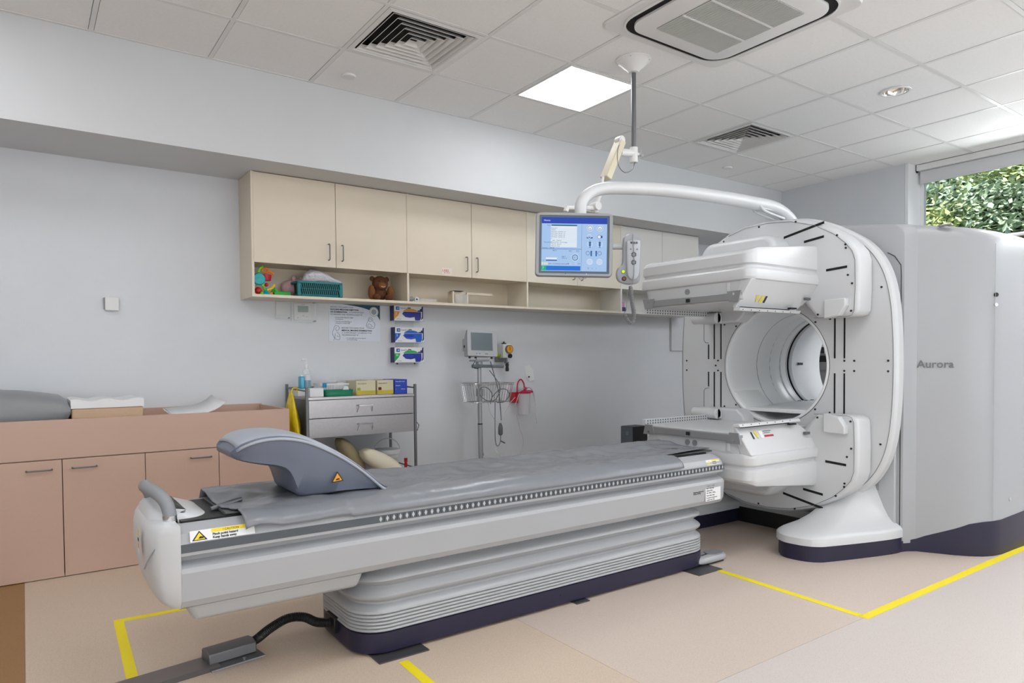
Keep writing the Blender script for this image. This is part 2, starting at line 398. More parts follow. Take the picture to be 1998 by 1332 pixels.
# ceiling cassette unit
ac = thing('ceiling_cassette', 'large square ceiling air conditioner with rounded panel and grey grille', 'air conditioner', (2.69, -2.09, CEIL))
ax, ay = 2.69, -2.09
obj('surround', B().loft([[(ax+x, ay+y, CEIL-.001) for x, y in rrect(-.475, .475, -.475, .475, .06)], [(ax+x, ay+y, CEIL-.012) for x, y in rrect(-.47, .47, -.47, .47, .06)]]), GRID, ac)
obj('outlet_gap', B().prism([(ax+x, ay+y) for x, y in rrect(-.415, .415, -.415, .415, .14, 8)], 'z', CEIL-.016, CEIL-.011), VOID, ac)
rb = B(); A0 = rrect(-.425, .425, -.425, .425, .15, 8); A1 = rrect(-.415, .415, -.415, .415, .14, 8)
rb.loft([[(ax+x, ay+y, z) for x, y in q] for q, z in ((A0, CEIL-.012), (A0, CEIL-.02), (A1, CEIL-.022), (A1, CEIL-.012))], cap=False)
obj('rim', rb, GRID, ac)
P0 = rrect(-.375, .375, -.375, .375, .11, 8); P1 = rrect(-.36, .36, -.36, .36, .10, 8)
obj('front_panel', B().loft([[(ax+x, ay+y, CEIL-.016) for x, y in P0], [(ax+x, ay+y, CEIL-.03) for x, y in P0], [(ax+x, ay+y, CEIL-.036) for x, y in P1]]), GRID, ac)
pn = B()
for q in range(4):
    a = q*pi/2; M = Matrix.Translation((ax, ay, 0)) @ Matrix.Rotation(a, 4, 'Z'); pn.M = M
    pn.add([(-.30, .378, CEIL-.017), (.30, .378, CEIL-.017), (.30, .408, CEIL-.006), (-.30, .408, CEIL-.006), (-.30, .38, CEIL-.021), (.30, .38, CEIL-.021), (.30, .41, CEIL-.010), (-.30, .41, CEIL-.010)], [(0, 1, 2, 3), (4, 5, 6, 7), (0, 1, 5, 4), (2, 3, 7, 6)])
obj('air_flap', pn, VOID, ac, ang=0)
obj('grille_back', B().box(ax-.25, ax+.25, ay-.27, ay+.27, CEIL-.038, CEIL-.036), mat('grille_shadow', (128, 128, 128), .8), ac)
sl = B()
for k in range(46):
    x = ax-.25+.5*(k+.5)/46; sl.box(x-.0031, x+.0031, ay-.27, ay+.27, CEIL-.043, CEIL-.038)
obj('grille_slat', sl, mat('grille_grey', (206, 206, 204), .5), ac, ang=0, kind='stuff')
for k in (-.09, .09): obj('grille_rib', B().box(ax-.25, ax+.25, ay+k-.006, ay+k+.006, CEIL-.0445, CEIL-.038), GRID, ac, ang=0)
# downlight with its own tile
x0, x1, y0, y1 = tilebox(12, 3); dx, dy = (x0+x1)/2, (y0+y1)/2
q = [(x0+.0145, y0+.0145), (x1-.0145, y0+.0145), (x1-.0145, y1-.0145), (x0+.0145, y1-.0145)]
so_ = star(q, (dx, dy), 96); ci = [(dx+.082*cos(2*pi*k/96), dy+.082*sin(2*pi*k/96)) for k in range(96)]
obj('ceiling_tile', B().loft([[(x, y, CEIL+.002) for x, y in so_], [(x, y, CEIL+.002) for x, y in ci], [(x, y, CEIL+.016) for x, y in ci]], cap=False), TILE, ce, ang=20)
dl = thing('recessed_downlight', 'round unlit recessed downlight with a polished reflector', 'downlight', (dx, dy, CEIL))
obj('trim_ring', B().lathe((dx, dy, CEIL), [(.078, .002), (.08, -.005), (.094, -.004), (.096, .001)], n=40, cap=False), GRID, dl)
obj('reflector', B().lathe((dx, dy, CEIL), [(.079, 0), (.074, .03), (.06, .052)], n=40, cap=False), mat('polished_reflector', (235, 235, 232), .12, metal=1), dl)
obj('lamp', B().lathe((dx, dy, CEIL), [(.061, .053), (.061, .0535)], n=30), mat('frosted_lamp', (225, 225, 222), .4), dl)
for (px, py, lab) in ((680, 148, 'small round white ceiling speaker near the left diffuser'), (1419, 327, 'small round white ceiling speaker near the far corner')):
    c = W(px, py, Z=CEIL); s = obj('ceiling_sensor', B().lathe((c.x, c.y, CEIL), [(.045, .001), (.045, -.006), (.04, -.010), (.001, -.011)], n=32), GRID, base=(c.x, c.y, CEIL)); tag(s, lab, 'sensor')

# ceiling mounted articulated arm
AY = -1.415
am = thing('articulated_lamp_arm', 'white ceiling-mounted articulated lamp arm on a steel pole', 'ceiling arm', (2.68, AY, CEIL))
obj('ceiling_plate', B().lathe((2.68, AY, CEIL), [(.105, 0), (.105, -.008), (.09, -.014), (.07, -.035), (.04, -.06), (.03, -.075), (.0005, -.08)], n=40), GRID, am)
for k in range(4):
    a = k*pi/2+.6; obj('screw', B().cyl((2.68+.092*cos(a), AY+.092*sin(a), CEIL-.009), (2.68+.092*cos(a), AY+.092*sin(a), CEIL-.013), .004, n=8), BLACK, am)
obj('pole', B().cyl((2.68, AY, CEIL-.07), (2.68, AY, 2.37), .0145), STEELD, am)
cl = obj('clamp', B().cyl((2.68, AY, 2.40), (2.68, AY, 2.31), .024).cyl((2.68, AY, 2.365), (2.565, AY, 2.355), .02, .022).cyl((2.68, AY, 2.37), (2.725, AY, 2.365), .009), GRID, am)
kb = B()
for k in range(4):
    a = k*pi/2+.4; kb.cyl((2.728, AY, 2.365), (2.728, AY+.028*cos(a), 2.365+.028*sin(a)), .008, n=8)
obj('knob', kb, PLAS, cl)
obj('joint', B().cyl((2.56, AY-.028, 2.42), (2.56, AY+.02, 2.42), .024).box(2.545, 2.575, AY-.02, AY+.02, 2.35, 2.42), GRID, am, bevel=.004)
p0, p1 = Vector((2.55, AY, 2.425)), Vector((2.43, AY, 2.19)); d = (p1-p0).normalized(); n_ = Vector((d.z, 0, -d.x))
def slab(b, p0, p1, hw, hd):
    d = (p1-p0).normalized(); nn = Vector((d.z, 0, -d.x)); yv = Vector((0, hd, 0)); hw0 = hw
    return b.loft([[p+nn*hw+yv, p-nn*hw+yv, p-nn*hw-yv, p+nn*hw-yv] for p in (p0, p1)])
obj('spring_arm', slab(B(), p0-n_*.02, p1-n_*.02, .022, .03), mat('ivory_plastic', (222, 212, 186), .45), am, bevel=.005)
obj('lower_arm', B().tube([p1, (2.40, AY, 2.08), (2.375, AY, 2.03)], .008, 8).tube([(2.405, AY, 2.09), (2.375, AY, 2.02)], .012, 8), GRID, am)
obj('elbow', B().cyl((2.365, AY-.03, 2.01), (2.365, AY+.03, 2.01), .024).cyl((2.365, AY, 2.0), (2.375, AY, 1.98), .014), GRID, am)
obj('fore_arm', B().tube([(2.36, AY, 2.0), (2.16, AY, 1.978)], [.013, .010], 8).tube([(2.155, AY, 1.985), (2.145, AY, 1.955)], .014, 8), GRID, am)
obj('cable', B().tube(smooth([(2.58, AY-.02, 2.44), (2.52, AY-.03, 2.36), (2.52, AY-.03, 2.27), (2.57, AY-.03, 2.23), (2.64, AY-.02, 2.255), (2.68, AY-.01, 2.31)], 6), .0028, 6), STEELD, am)

# ------------------------------------------------------------------ wall cupboards
CF = .277; KB, KT, DB = 1.560, 2.378, 1.790
def unit(name, lab, xa, xm, xb, m, side=None, first=False, last=False, white=False):
    t = thing(name, lab, 'wall cabinet', ((xa+xb)/2, CF+.15, KB), 'wall cupboards under the bulkhead')
    c = B(); e = .016
    c.box(xa, xa+e, CF+.002, .579, KB, KT); c.box(xb-e, xb, CF+.002, .579, KB, KT) if last else c.box(xb-.0005, xb, CF+.03, .579, DB, KT)
    c.box(xa+e, xb-(e if last else 0), CF+.002, .579, KB, KB+.018)
    c.box(xa+e, xb-(e if last else 0), CF+.022, .579, DB, DB+.018)
    c.box(xa+e, xb-(e if last else 0), CF+.022, .579, KT-.018, KT)
    c.box(xa+e, xb-(e if last else 0), .567, .579, KB+.018, DB)
    c.box(xa+e, xb, .567, .579, DB, KT)
    obj('carcass', c, m, t, ang=0)
    for (a, b, hs) in ((xa if not first else xa+.012, xm, 1), (xm, xb, -1)):
        if b-a < .1: continue
        d = obj('door', B().box(a+.0016, b-.0016, CF, CF+.018, DB-.004, KT-.003), m, t, bevel=.0012, seg=1)
        hx = b-.055 if hs > 0 else a+.042
        h = B(); bar_handle(h, (hx, CF, DB+.155), (hx, CF, DB+.045), (0, -.028, 0), .0042); obj('handle', h, STEELD, d)
    return t
u1 = unit('wall_cabinet', 'cream two-door wall cupboard at the left end, toys in its niche', .895, 1.468, 2.019, CREAM, first=True)
u2 = unit('wall_cabinet', 'cream two-door wall cupboard second from the left, clear holder in its niche', 2.019, 2.59, 3.136, CREAM)
u3 = unit('wall_cabinet', 'wall cupboard paled as if daylit behind the hanging screen with an empty niche', 3.136, 3.70, 4.234, CREAM2)
u4 = unit('wall_cabinet', 'two-door wall cupboard whitened as if daylit at the right end above the scanner', 4.234, 4.798, 5.342, CREAM3, last=True)
for o in (u2, u3):
    for ch in list(o.children):
        pass
# paper labels stuck on second cupboard
lb = thing('paper_note', 'small white handwritten note taped to the second cupboard door', 'note', (2.40, CF, 1.80))
a0 = W(862, 522, Y=CF-.0015); a1 = W(882, 536, Y=CF-.0015)
obj('note_sheet', B().box(a0.x, a1.x, CF-.0012, CF-.0004, a1.z, a0.z), mat('note_paper', (226, 214, 204), .7), lb, ang=0)
text('lettering', 'LABS', RED, (a0.x+.005, CF-.0014, a0.z-.028), (1, 0, 0), (0, 0, 1), .026, lb)
text('lettering', '6.10.1', RED, (a0.x+.02, CF-.0014, a1.z+.008), (1, 0, 0), (0, 0, 1), .022, lb)

# ------------------------------------------------------------------ base cabinets and changing counter
BF = -.045
def base_unit(lab, xa, xm, xb, last=False):
    t = thing('base_cabinet', lab, 'cabinet', ((xa+xb)/2, .25, 0), 'salmon base cabinets under the counter')
    c = B(); c.box(xa, xa+.016, BF+.02, .578, .0, .628); c.box(xb-.016, xb, BF+(.0 if last else .02), .578, 0, .628); c.box(xa, xb, BF+.021, .578, 0.0, .016); c.box(xa, xb, .56, .578, .016, .628)
    c.box(xa, xb, BF+.021, .04, .60, .628)
    obj('carcass', c, PINK, t, ang=0)
    for a, b, s in ((xa, xm, 1), (xm, xb-(.016 if last else 0), -1)):
        d = obj('door', B().box(a+.0018, b-.0018, BF, BF+.018, .004, .6245), PINK, t, bevel=.001, seg=1)
        if s > 0: h0, h1 = b-.155, b-.045
        else: h0, h1 = a+.045, a+.155
        h = B(); bar_handle(h, (h0, BF, .577), (h1, BF, .577), (0, -.028, 0), .0042); obj('handle', h, STEELD, d)
base_unit('salmon two-door base cabinet cut by the left edge of the photo', -.58, -.1808, .21)
base_unit('salmon two-door base cabinet at the right end of the counter, nearest the trolley', .21, .60, 1.02, True)
t = thing('base_cabinet', 'salmon base cabinet wholly left of the photo', 'cabinet', (-.77, .25, 0), 'salmon base cabinets under the counter')
obj('carcass', B().box(-.97, -.58, BF+.02, .578, 0, .628), PINK, t, ang=0)
obj('door', B().box(-.968, -.582, BF, BF+.018, .004, .6245), PINK, t, bevel=.001, seg=1)
ct = thing('changing_counter', 'salmon counter with raised boxed-in edges over the base cabinets', 'counter', (.2, .26, .63))
obj('deck', B().box(-.97, 1.004, BF+.018, .562, .63, .76), PINK, ct, ang=0)
obj('front_board', B().box(-.97, 1.02, BF-.002, BF+.018, .6295, .836), PINK, ct, bevel=.001, seg=1)
obj('back_board', B().box(-.97, 1.02, .562, .579, .6295, .842), PINK, ct, bevel=.001, seg=1)
obj('end_board', B().box(1.004, 1.02, BF+.018, .562, .6295, .836), PINK, ct, bevel=.001, seg=1)
# grey cushion, foam block, papers
rows = []
for (x, s) in ((-.93, .2), (-.90, .7), (-.8, 1), (-.55, 1.12), (-.35, 1), (-.25, .86), (-.175, .72), (-.145, .5), (-.133, .2)):
    ring = []
    for k in range(24):
        a = 2*pi*k/24; yy = .24+.235*(abs(cos(a))**.45)*(1 if cos(a) > 0 else -1); zz = .875+.11*s*(abs(sin(a))**.6)*(1 if sin(a) > 0 else -1)*(1 if sin(a) > 0 else 1.0)
        zz = max(zz, .7605+ (0 if s > .5 else .02)); ring.append((x, yy, zz))
    rows.append(ring)
GV = mat('grey_vinyl_cushion', (132, 134, 137), .38, noise=.03, nscale=8, bump=.1, bscale=10, bdist=.03)
tag(obj('grey_cushion', B().loft(rows), GV, ang=60), 'thick grey vinyl cushion at the left end of the counter', 'cushion')
fb = thing('foam_block', 'beige foam block with a white towel layer on the salmon counter', 'foam block', (.045, .22, .76))
obj('block', B().box(-.13, .215, .02, .40, .7605, .885), mat('beige_foam', (196, 168, 138), .8, noise=.03, nscale=60), fb, bevel=.008)
tw = []
for i in range(15):
    x = -.133+.351*i/14; tw.append([(x, y, .925+.007*sin(7*x*6)+.006*cos(y*30)) for y in (.018, .05, .15, .25, .35, .402)])
bt = B(); bt.loft([[(p[0], p[1], .886) for p in r]+[p for p in r[::-1]] for r in tw]); obj('towel_layer', bt, WHITE, fb, ang=50)
for k, (x0, y0, a, lab) in enumerate(((.25, .10, .05, 'flat white paper sheet lowest on the counter beside the foam block'), (.34, .16, -.12, 'white paper sheet lying across the others on the counter'), (.42, .2, .2, 'curled white paper sheet topmost on the counter'))):
    M = Matrix.Translation((x0, y0, .7615+.008*k)) @ Matrix.Rotation(a, 4, 'Z'); b = B(M)
    top = []
    for i in range(9):
        u = i/8; top.append([(u*.30, v*.21, .07*(u**4)*(k == 2)+.065*(k == 1)*((1-u)**5)+.04*(k == 2)*v*v+.015*k) for v in (0, .5, 1)])
    b.sheet(top); o = obj('paper_sheet', b, WHITE, ang=50); tag(o, lab, 'paper')
    so2 = o.modifiers.new('thick', 'SOLIDIFY'); so2.thickness = .001

# ------------------------------------------------------------------ things in the niches
NZ = KB+.018
def tube_obj(name, pts, r, m, parent, n=8, k=6): return obj(name, B().tube(smooth(pts, k), r, n), m, parent)
ty = thing('bendy_toy', 'multicoloured plastic activity toy with looping arms in left niche', 'toy', (.99, .40, NZ))
TQ = mat('turquoise_plastic', (0, 164, 170), .3); LG = mat('lime_plastic', (120, 214, 20), .35); TY = mat('yellow_toy_plastic', (240, 200, 20), .35); OR = mat('orange_plastic', (232, 120, 20), .35)
obj('disc', B().lathe((.955, .34, NZ+.105), [(.005, -.02), (.036, -.014), (.042, 0), (.036, .014), (.005, .02)], 'y', 24), TQ, ty)
obj('base', B().lathe((1.005, .36, NZ), [(.04, 0), (.042, .006), (.02, .018), (.012, .03), (.004, .05)], n=24), TQ, ty)
tube_obj('green_arm', [(1.0, .36, NZ+.035), (.985, .35, NZ+.06), (.965, .345, NZ+.08)], .007, LG, ty)
tube_obj('green_arm', [(.955, .35, NZ+.15), (.965, .35, NZ+.175), (.985, .35, NZ+.19)], .007, LG, ty)
tube_obj('yellow_arm', [(1.01, .36, NZ+.035), (1.045, .355, NZ+.05), (1.06, .35, NZ+.075)], .007, TY, ty)
tube_obj('orange_ring', smooth([(1.0+.02*cos(a), .35, NZ+.165+.014*sin(a)) for a in [2*pi*k/8 for k in range(9)]], 3), .006, OR, ty)
tube_obj('orange_arm', [(1.02, .35, NZ+.16), (1.04, .345, NZ+.155), (1.055, .345, NZ+.14)], .008, OR, ty)
obj('red_cup', B().lathe((1.01, .37, NZ+.10), [(.03, 0), (.034, .02), (.036, .04), (.03, .042), (.026, .01)], n=20), RED, ty)
obj('red_ball', B().ball((.955, .36, NZ+.03), .024, .018, .024), RED, ty)
obj('red_cap', B().ball((1.005, .345, NZ+.07), .013), RED, ty)
for x, z, m in ((1.035, .012, OR), (.975, .012, LG), (.955, .105, TQ)): obj('bead', B().ball((x, .345, NZ+z), .012), m, ty)
gt = obj('green_toy', B().box(1.07, 1.18, .39, .44, NZ, NZ+.03).tube(smooth([(1.06, .41, NZ+.02), (1.075, .41, NZ+.06), (1.09, .41, NZ+.035), (1.18, .41, NZ+.03)], 5), .008, 8), mat('bright_green_plastic', (30, 168, 44), .4), ang=40)
tag(gt, 'flat bright green toy lying behind the coloured toy in left niche', 'toy')
pk = thing('soft_toy', 'pale pink soft toy lying behind the teal basket', 'soft toy', (1.25, .45, NZ))
PF = mat('pink_plush', (206, 168, 172), .95, noise=.08, nscale=50)
obj('body', B().ball((1.22, .51, NZ+.075), .07, .05, .055), PF, pk, ang=60); obj('head', B().ball((1.265, .50, NZ+.11), .038, .035, .032), PF, pk, ang=60)
obj('ear', B().ball((1.295, .50, NZ+.14), .018, .012, .022), PF, pk, ang=60); obj('ear', B().ball((1.24, .50, NZ+.145), .016, .012, .02), PF, pk, ang=60)
bk = thing('basket', 'teal plastic basket with slanted slots in the left niche', 'basket', (1.38, .39, NZ))
bx0, bx1, by0, by1 = 1.205, 1.525, .31, .46
def bring(x, z, e=0): return [(px_, py_, z) for px_, py_ in rrect(bx0-x, bx1+x, by0-x, by1+x, .03)]
obj('rim', B().loft([bring(.006, NZ+.095), bring(.006, NZ+.108), bring(-.006, NZ+.108), bring(-.008, NZ+.093)], cap=False), TEAL, bk)
obj('bottom_band', B().loft([bring(-.012, NZ), bring(-.006, NZ+.02), bring(-.012, NZ+.02), bring(-.016, NZ+.004)]), TEAL, bk)
obj('shaded_inside', B().loft([bring(-.014, NZ+.002), bring(-.010, NZ+.094)]), mat('shadowed_basket_inside', (12, 42, 46), .7), bk)  # dark block stands in for shade inside the basket
gr = B()
for k in range(24):
    x = bx0-.01+k*.0145
    if bx0 < x and x+.018 < bx1: gr.add([(x, by0+.003, NZ+.094), (x+.005, by0+.003, NZ+.094), (x+.023, by0+.005, NZ+.018), (x+.018, by0+.005, NZ+.018), (x, by0-.001, NZ+.094), (x+.005, by0-.001, NZ+.094), (x+.023, by0+.003, NZ+.018), (x+.018, by0+.003, NZ+.018)], [(0, 1, 2, 3), (4, 5, 6, 7), (0, 4, 7, 3), (1, 5, 6, 2)])
gr.tube([(bx0+.01, by0+.002, NZ+.057), (bx1-.01, by0+.002, NZ+.057)], .002, 6)
obj('lattice', gr, TEAL, bk, ang=0, kind='stuff')
for k, (x, y) in enumerate(((bx1-.01, by0+.01), (bx0+.01, by0+.01))): obj('corner_post', B().box(x-.012, x+.012, y-.012, y+.012, NZ+.004, NZ+.096), TEAL, bk, bevel=.006)
sb = []
for x, s in ((1.26, .2), (1.28, .7), (1.32, 1), (1.38, 1.05), (1.43, .8), (1.48, .5), (1.53, .32), (1.55, .1)):
    sb.append([(x, .385+.06*min(s, .9)*cos(2*pi*k/20)*(1+.1*sin(5*k)), NZ+.11+.04*s+.045*s*sin(2*pi*k/20)*(1+.12*cos(7*k+x*40))) for k in range(20)])
tag(obj('wrapped_toy', B().loft(sb), mat('white_plastic_wrap', (206, 206, 212), .3, bump=.6, bscale=30, bdist=.02), ang=50), 'toy wrapped in clear white plastic lying on the teal basket', 'wrapped toy')
tb = thing('teddy_bear', 'brown plush toy sitting at the right of the left niche', 'soft toy', (1.85, .40, NZ))
BR = mat('brown_plush', (92, 52, 26), .95, noise=.15, nscale=60, bump=.5, bscale=120, bdist=.01); BRL = mat('tan_plush', (120, 76, 38), .95, noise=.1, nscale=60)
obj('body', B().ball((1.85, .42, NZ+.06), .065, .05, .06), BR, tb, ang=60)
obj('head', B().ball((1.85, .39, NZ+.13), .062, .045, .058), BR, tb, ang=60)
obj('muzzle', B().ball((1.85, .352, NZ+.112), .032, .018, .024), BRL, tb, ang=60)
for s in (-1, 1):
    obj('ear', B().ball((1.85+s*.058, .40, NZ+.165), .02, .012, .02), BR, tb, ang=60)
    obj('arm', B().ball((1.85+s*.075, .375, NZ+.06), .026, .03, .055), BRL, tb, ang=60)
    obj('foot', B().ball((1.85+s*.05, .345, NZ+.025), .03, .03, .026), BR, tb, ang=60)
    obj('eye', B().ball((1.85+s*.022, .35, NZ+.145), .006), BLACK, tb, ang=60)
obj('mouth', B().tube(smooth([(1.835, .334, NZ+.105), (1.85, .332, NZ+.10), (1.865, .334, NZ+.105)], 4), .003, 6), mat('cream_stitch', (210, 190, 160), .8), tb)
tag(obj('desk_roll', B().lathe((2.058, .33, NZ+.022), [(.022, -.022), (.022, 0), (.019, .002), (.019, .03)], 'x', 20), PLASD), 'small grey roll at the left of the second niche', 'roll')
bc = thing('badge_reel', 'small round white badge reel in the second niche', 'badge', (2.12, .33, NZ)); obj('case', B().lathe((2.12, .32, NZ+.02), [(.02, 0), (.02, .012), (.001, .013)], 'y', 20), CHROME, bc); obj('centre', B().lathe((2.12, .3195, NZ+.02), [(.007, 0), (.001, -.001)], 'y', 12), BLACK, bc)
tag(obj('clear_strip', B().box(2.15, 2.30, .33, .36, NZ, NZ+.03), ACRYL, bevel=.002), 'low clear plastic strip lying in the second niche', 'strip')
hd_ = thing('leaflet_holder', 'clear acrylic holder on a cream stand in the second niche', 'holder', (2.58, .40, NZ))
obj('stand', B().box(2.46, 2.86, .39, .405, NZ+.085, NZ+.105).box(2.46, 2.475, .36, .44, NZ, NZ+.105).box(2.60, 2.612, .37, .44, NZ, NZ+.10), CREAM, hd_, bevel=.002)
obj('clear_pocket', B().box(2.48, 2.60, .35, .353, NZ, NZ+.08), ACRYL, hd_, ang=0)
obj('top_card', B().box(2.47, 2.56, .36, .43, NZ+.106, NZ+.11), BLACK, hd_, ang=0)
for k, (m, lab, h) in enumerate(((MAG, 'pink and crimson box standing in the right-hand niche', .12), (DBLUE, 'dark blue box lying in the right-hand niche', .045), (mat('lilac_card', (200, 150, 190), .6), 'lilac box stacked on the dark blue box in the niche', .05))):
    if k == 0: b = B().box(4.255, 4.285, .38, .46, NZ, NZ+h)
    elif k == 1: b = B().box(4.29, 4.36, .34, .44, NZ, NZ+h)
    else: b = B().box(4.292, 4.35, .345, .43, NZ+.046, NZ+.096)
    tag(obj('small_box', b, m, bevel=.002), lab, 'box', 'boxes in the right-hand niche')

# ------------------------------------------------------------------ scanner: patient table
TC = -1.72
tab = thing('patient_table', 'long white patient table with concertina base and grey pad', 'patient table', (1.6, TC, 0))
def mir(pf): return pf+[(2*TC-y, z) for y, z in pf[::-1]]
prof = [(-1.905, .600), (-1.925, .607), (-1.955, .602), (-1.985, .585), (-1.997, .565), (-2.0, .552), (-2.0, .527), (-2.0, .516), (-1.994, .511), (-1.962, .505), (-1.960, .492), (-1.975, .486), (-2.002, .476), (-2.010, .462), (-2.004, .372), (-1.992, .350), (-1.965, .338), (-1.905, .333), (-1.895, .332)]
def ringx(x, pf, inset=0, zc=.47):
    return [(x, TC+(y-TC)*(1-inset/.28), zc+(z-zc)*(1-inset/.14)) for y, z in pf]
full = mir(prof)
b = B(); b.loft([ringx(.056, full), ringx(2.70, full), ringx(2.745, full), ringx(2.765, full, .006), ringx(2.775, full, .018)])
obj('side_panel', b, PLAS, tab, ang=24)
# black trough under the pallet
obj('trough', B().box(.075, 2.74, -1.903, 2*TC+1.903, .595, .6085), BLACK, tab, ang=0)
# dark stripe with scale marks
obj('stripe', B().box(.057, 2.768, -2.0022, -1.999, .5265, .5535), STRIPE, tab, ang=0)
for s in (1,):
    mk = B(); x = .74; k = 0
    while x < 2.757:
        z = .540; hw = .0062 if k % 5 != 3 else .0062
        mk.add([(x-hw, -2.0026, z), (x, -2.0026, z-.0115), (x+hw, -2.0026, z), (x, -2.0026, z+.0115), (x, -2.0024, z)], [(0, 1, 2, 3)])
        x += .0272; k += 1
    obj('scale_mark', mk, mat('silver_print', (186, 188, 190), .5), tab, ang=0, kind='stuff', label='row of silver diamond scale marks')
    mk = B(); x = .7536
    while x < 2.75:
        mk.box(x-.0012, x+.0012, -2.0027, -2.0021, .530, .550); x += .0272
    obj('scale_tick', mk, INK, tab, ang=0, kind='stuff')
# underslung box at the left
ub = [(.105, -1.935), (.68, -1.935), (.68, 2*TC+1.935), (.105, 2*TC+1.935)]
obj('underslung_cover', B().loft([[(.075, -1.965, .345), (.69, -1.965, .345), (.69, 2*TC+1.965, .345), (.075, 2*TC+1.965, .345)], [(.105, -1.925, .275), (.68, -1.925, .275), (.68, 2*TC+1.925, .275), (.105, 2*TC+1.925, .275)]]), PLASG, tab, bevel=.018, seg=3)
# left end cap : plan-rounded bulge
ec = B(); rings = []
for k in range(13):
    a = k/12*pi/2; x = .056-.095*sin(a); s = cos(a)**.42 if k < 12 else .0
    s = max(s, .35)
    rings.append([(x, TC+(y-TC)*(.72+.28*s), z) for y, z in []])
hh = []
zs_ = [.345, .352, .375, .42, .47, .52, .56, .59, .606, .613]
bul = [.012, .030, .048, .064, .074, .079, .078, .070, .056, .034]
for z, bl_ in zip(zs_, bul):
    ring = []; hw = .282 if z > .36 else .262
    for k in range(25):
        u = -1+2*k/24; y = TC+u*hw; x = .056-(.028+bl_*.72)*(1-abs(u)**5)**.5
        ring.append((x, y, z))
    ring += [(.056, TC+hw, z), (.056, TC-hw, z)]
    hh.append(ring)
ec.loft(hh); obj('end_cap', ec, PLASW, tab, ang=50)  # lighter than the table sides because this end faces the light
# raised head console on the cap with a sloping hood
hd2 = B(); rr = []
for z, g2 in ((.60, 0), (.625, .004), (.640, .016), (.648, .04)):
    rr.append([(x, y, z-(max(0, x-.03))*.22) for x, y in rrect(-.012+g2, .205-g2*2.2, -1.87+g2, -1.50-g2, .075)])
hd2.loft(rr); obj('end_hood', hd2, PLASW, tab, ang=50)
hn = tube_obj('grab_handle', [(.045, -1.885, .59), (.044, -1.885, .635), (.035, -1.87, .672), (.020, -1.835, .693), (.004, -1.76, .702), (.0, -1.68, .700), (.012, -1.60, .688), (.03, -1.57, .65), (.035, -1.565, .60)], .021, PLASD, tab, 14, 6)
obj('collar', B().cyl((.045, -1.885, .585), (.0445, -1.885, .630), .0225), CHROME, hn)
obj('edge_groove', B().tube(smooth([(.052, -1.985, .59), (.02, -1.975, .575), (-.01, -1.95, .54), (-.028, -1.925, .50), (-.035, -1.90, .47)], 6), .0022, 6), PLASD, tab)
# warning labels
def sticker(parent, c, xd, ud, w_, h_, kind, name='warning_label'):
    xd = Vector(xd).normalized(); ud = Vector(ud).normalized(); nd = xd.cross(ud); c = Vector(c)
    def P(u, v, o): return c+xd*(u*w_/2)+ud*(v*h_/2)+nd*o
    base = obj(name, B().quad(P(-1, -1, .0006), P(1, -1, .0006), P(1, 1, .0006), P(-1, 1, .0006)), WHITE, parent, ang=0)
    if kind == 'caution':
        obj('yellow_header', B().quad(P(-.35, .3, .0009), P(.98, .3, .0009), P(.98, .95, .0009), P(-.35, .95, .0009)), YLAB, base, ang=0) if False else None
    return P, base
def decal(name, P, pts, m, parent, o=.001):
    return obj(name, B().add([P(u, v, o) for u, v in pts], [tuple(range(len(pts)))]), m, parent, ang=0)
P, s0 = sticker(tab, (.183, -1.9995, .575), (1, 0, 0), (0, .35, 1), .20, .036, 'c')
decal('label_header', P, [(-.35, .3), (.98, .3), (.98, .95), (-.35, .95)], YLAB, s0)
decal('triangle', P, [(-.95, -.8), (-.48, -.8), (-.715, .9)], INK, s0)
decal('triangle_fill', P, [(-.88, -.66), (-.55, -.66), (-.715, .6)], YLAB, s0, .0014)
decal('hand_symbol', P, [(-.76, -.5), (-.6, -.5), (-.6, -.2), (-.7, -.1)], INK, s0, .0018)
text('lettering', '\u26a0 CAUTION'.replace('\u26a0', '!'), INK, P(.0, .42, .0013), (1, 0, 0), (0, .35, 1), .010, s0)
text('lettering', 'Pinch point hazard', INK, P(-.32, -.22, .0013), (1, 0, 0), (0, .35, 1), .0105, s0, bold=.0003)
text('lettering', 'Keep hands away', INK, P(-.32, -.78, .0013), (1, 0, 0), (0, .35, 1), .0105, s0, bold=.0003)
P, s0 = sticker(tab, (2.685, -1.992, .572), (1, 0, 0), (0, .5, 1), .11, .028, 'c')
decal('label_header', P, [(-.2, .45), (.95, .45), (.95, .95), (-.2, .95)], YLAB, s0)
decal('triangle', P, [(-.95, -.9), (-.35, -.9), (-.65, .95)], YLAB, s0)
text('lettering', 'CAUTION', INK, P(-.15, -.1, .0013), (1, 0, 0), (0, .5, 1), .007, s0)
text('lettering', 'Pinch point', INK, P(-.15, -.75, .0013), (1, 0, 0), (0, .5, 1), .007, s0)
P, s0 = sticker(tab, (2.665, -2.0078, .415), (1, 0, 0), (0, 0, 1), .125, .092, 'r', 'rating_plate')
lay = [(-.85, .72, 'Patient Table', .012), (-.85, .42, 'Ref.  5 724 1126', .009), (-.85, .16, 'Made in USA', .009), (-.85, -.1, 'SN  10142   250 kg', .009), (-.85, -.4, 'Power 240V~ 50Hz', .008), (-.85, -.66, 'See manual for maximum load', .007), (-.85, -.9, 'Complies with 21 CFR', .007)]
for u, v, s, z in lay: text('lettering', s, INK, P(u, v, .0012), (1, 0, 0), (0, 0, 1), z, s0)
text('lettering', 'Maximum patient load\n250 kg  (550 lb)', INK, (2.505, -2.0085, .425), (1, 0, 0), (0, 0, 1), .009, tab)
P, s0 = sticker(tab, (-.040, -1.82, .545), (-.05, -1, 0), (0, 0, 1), .05, .085, 'r', 'end_label')
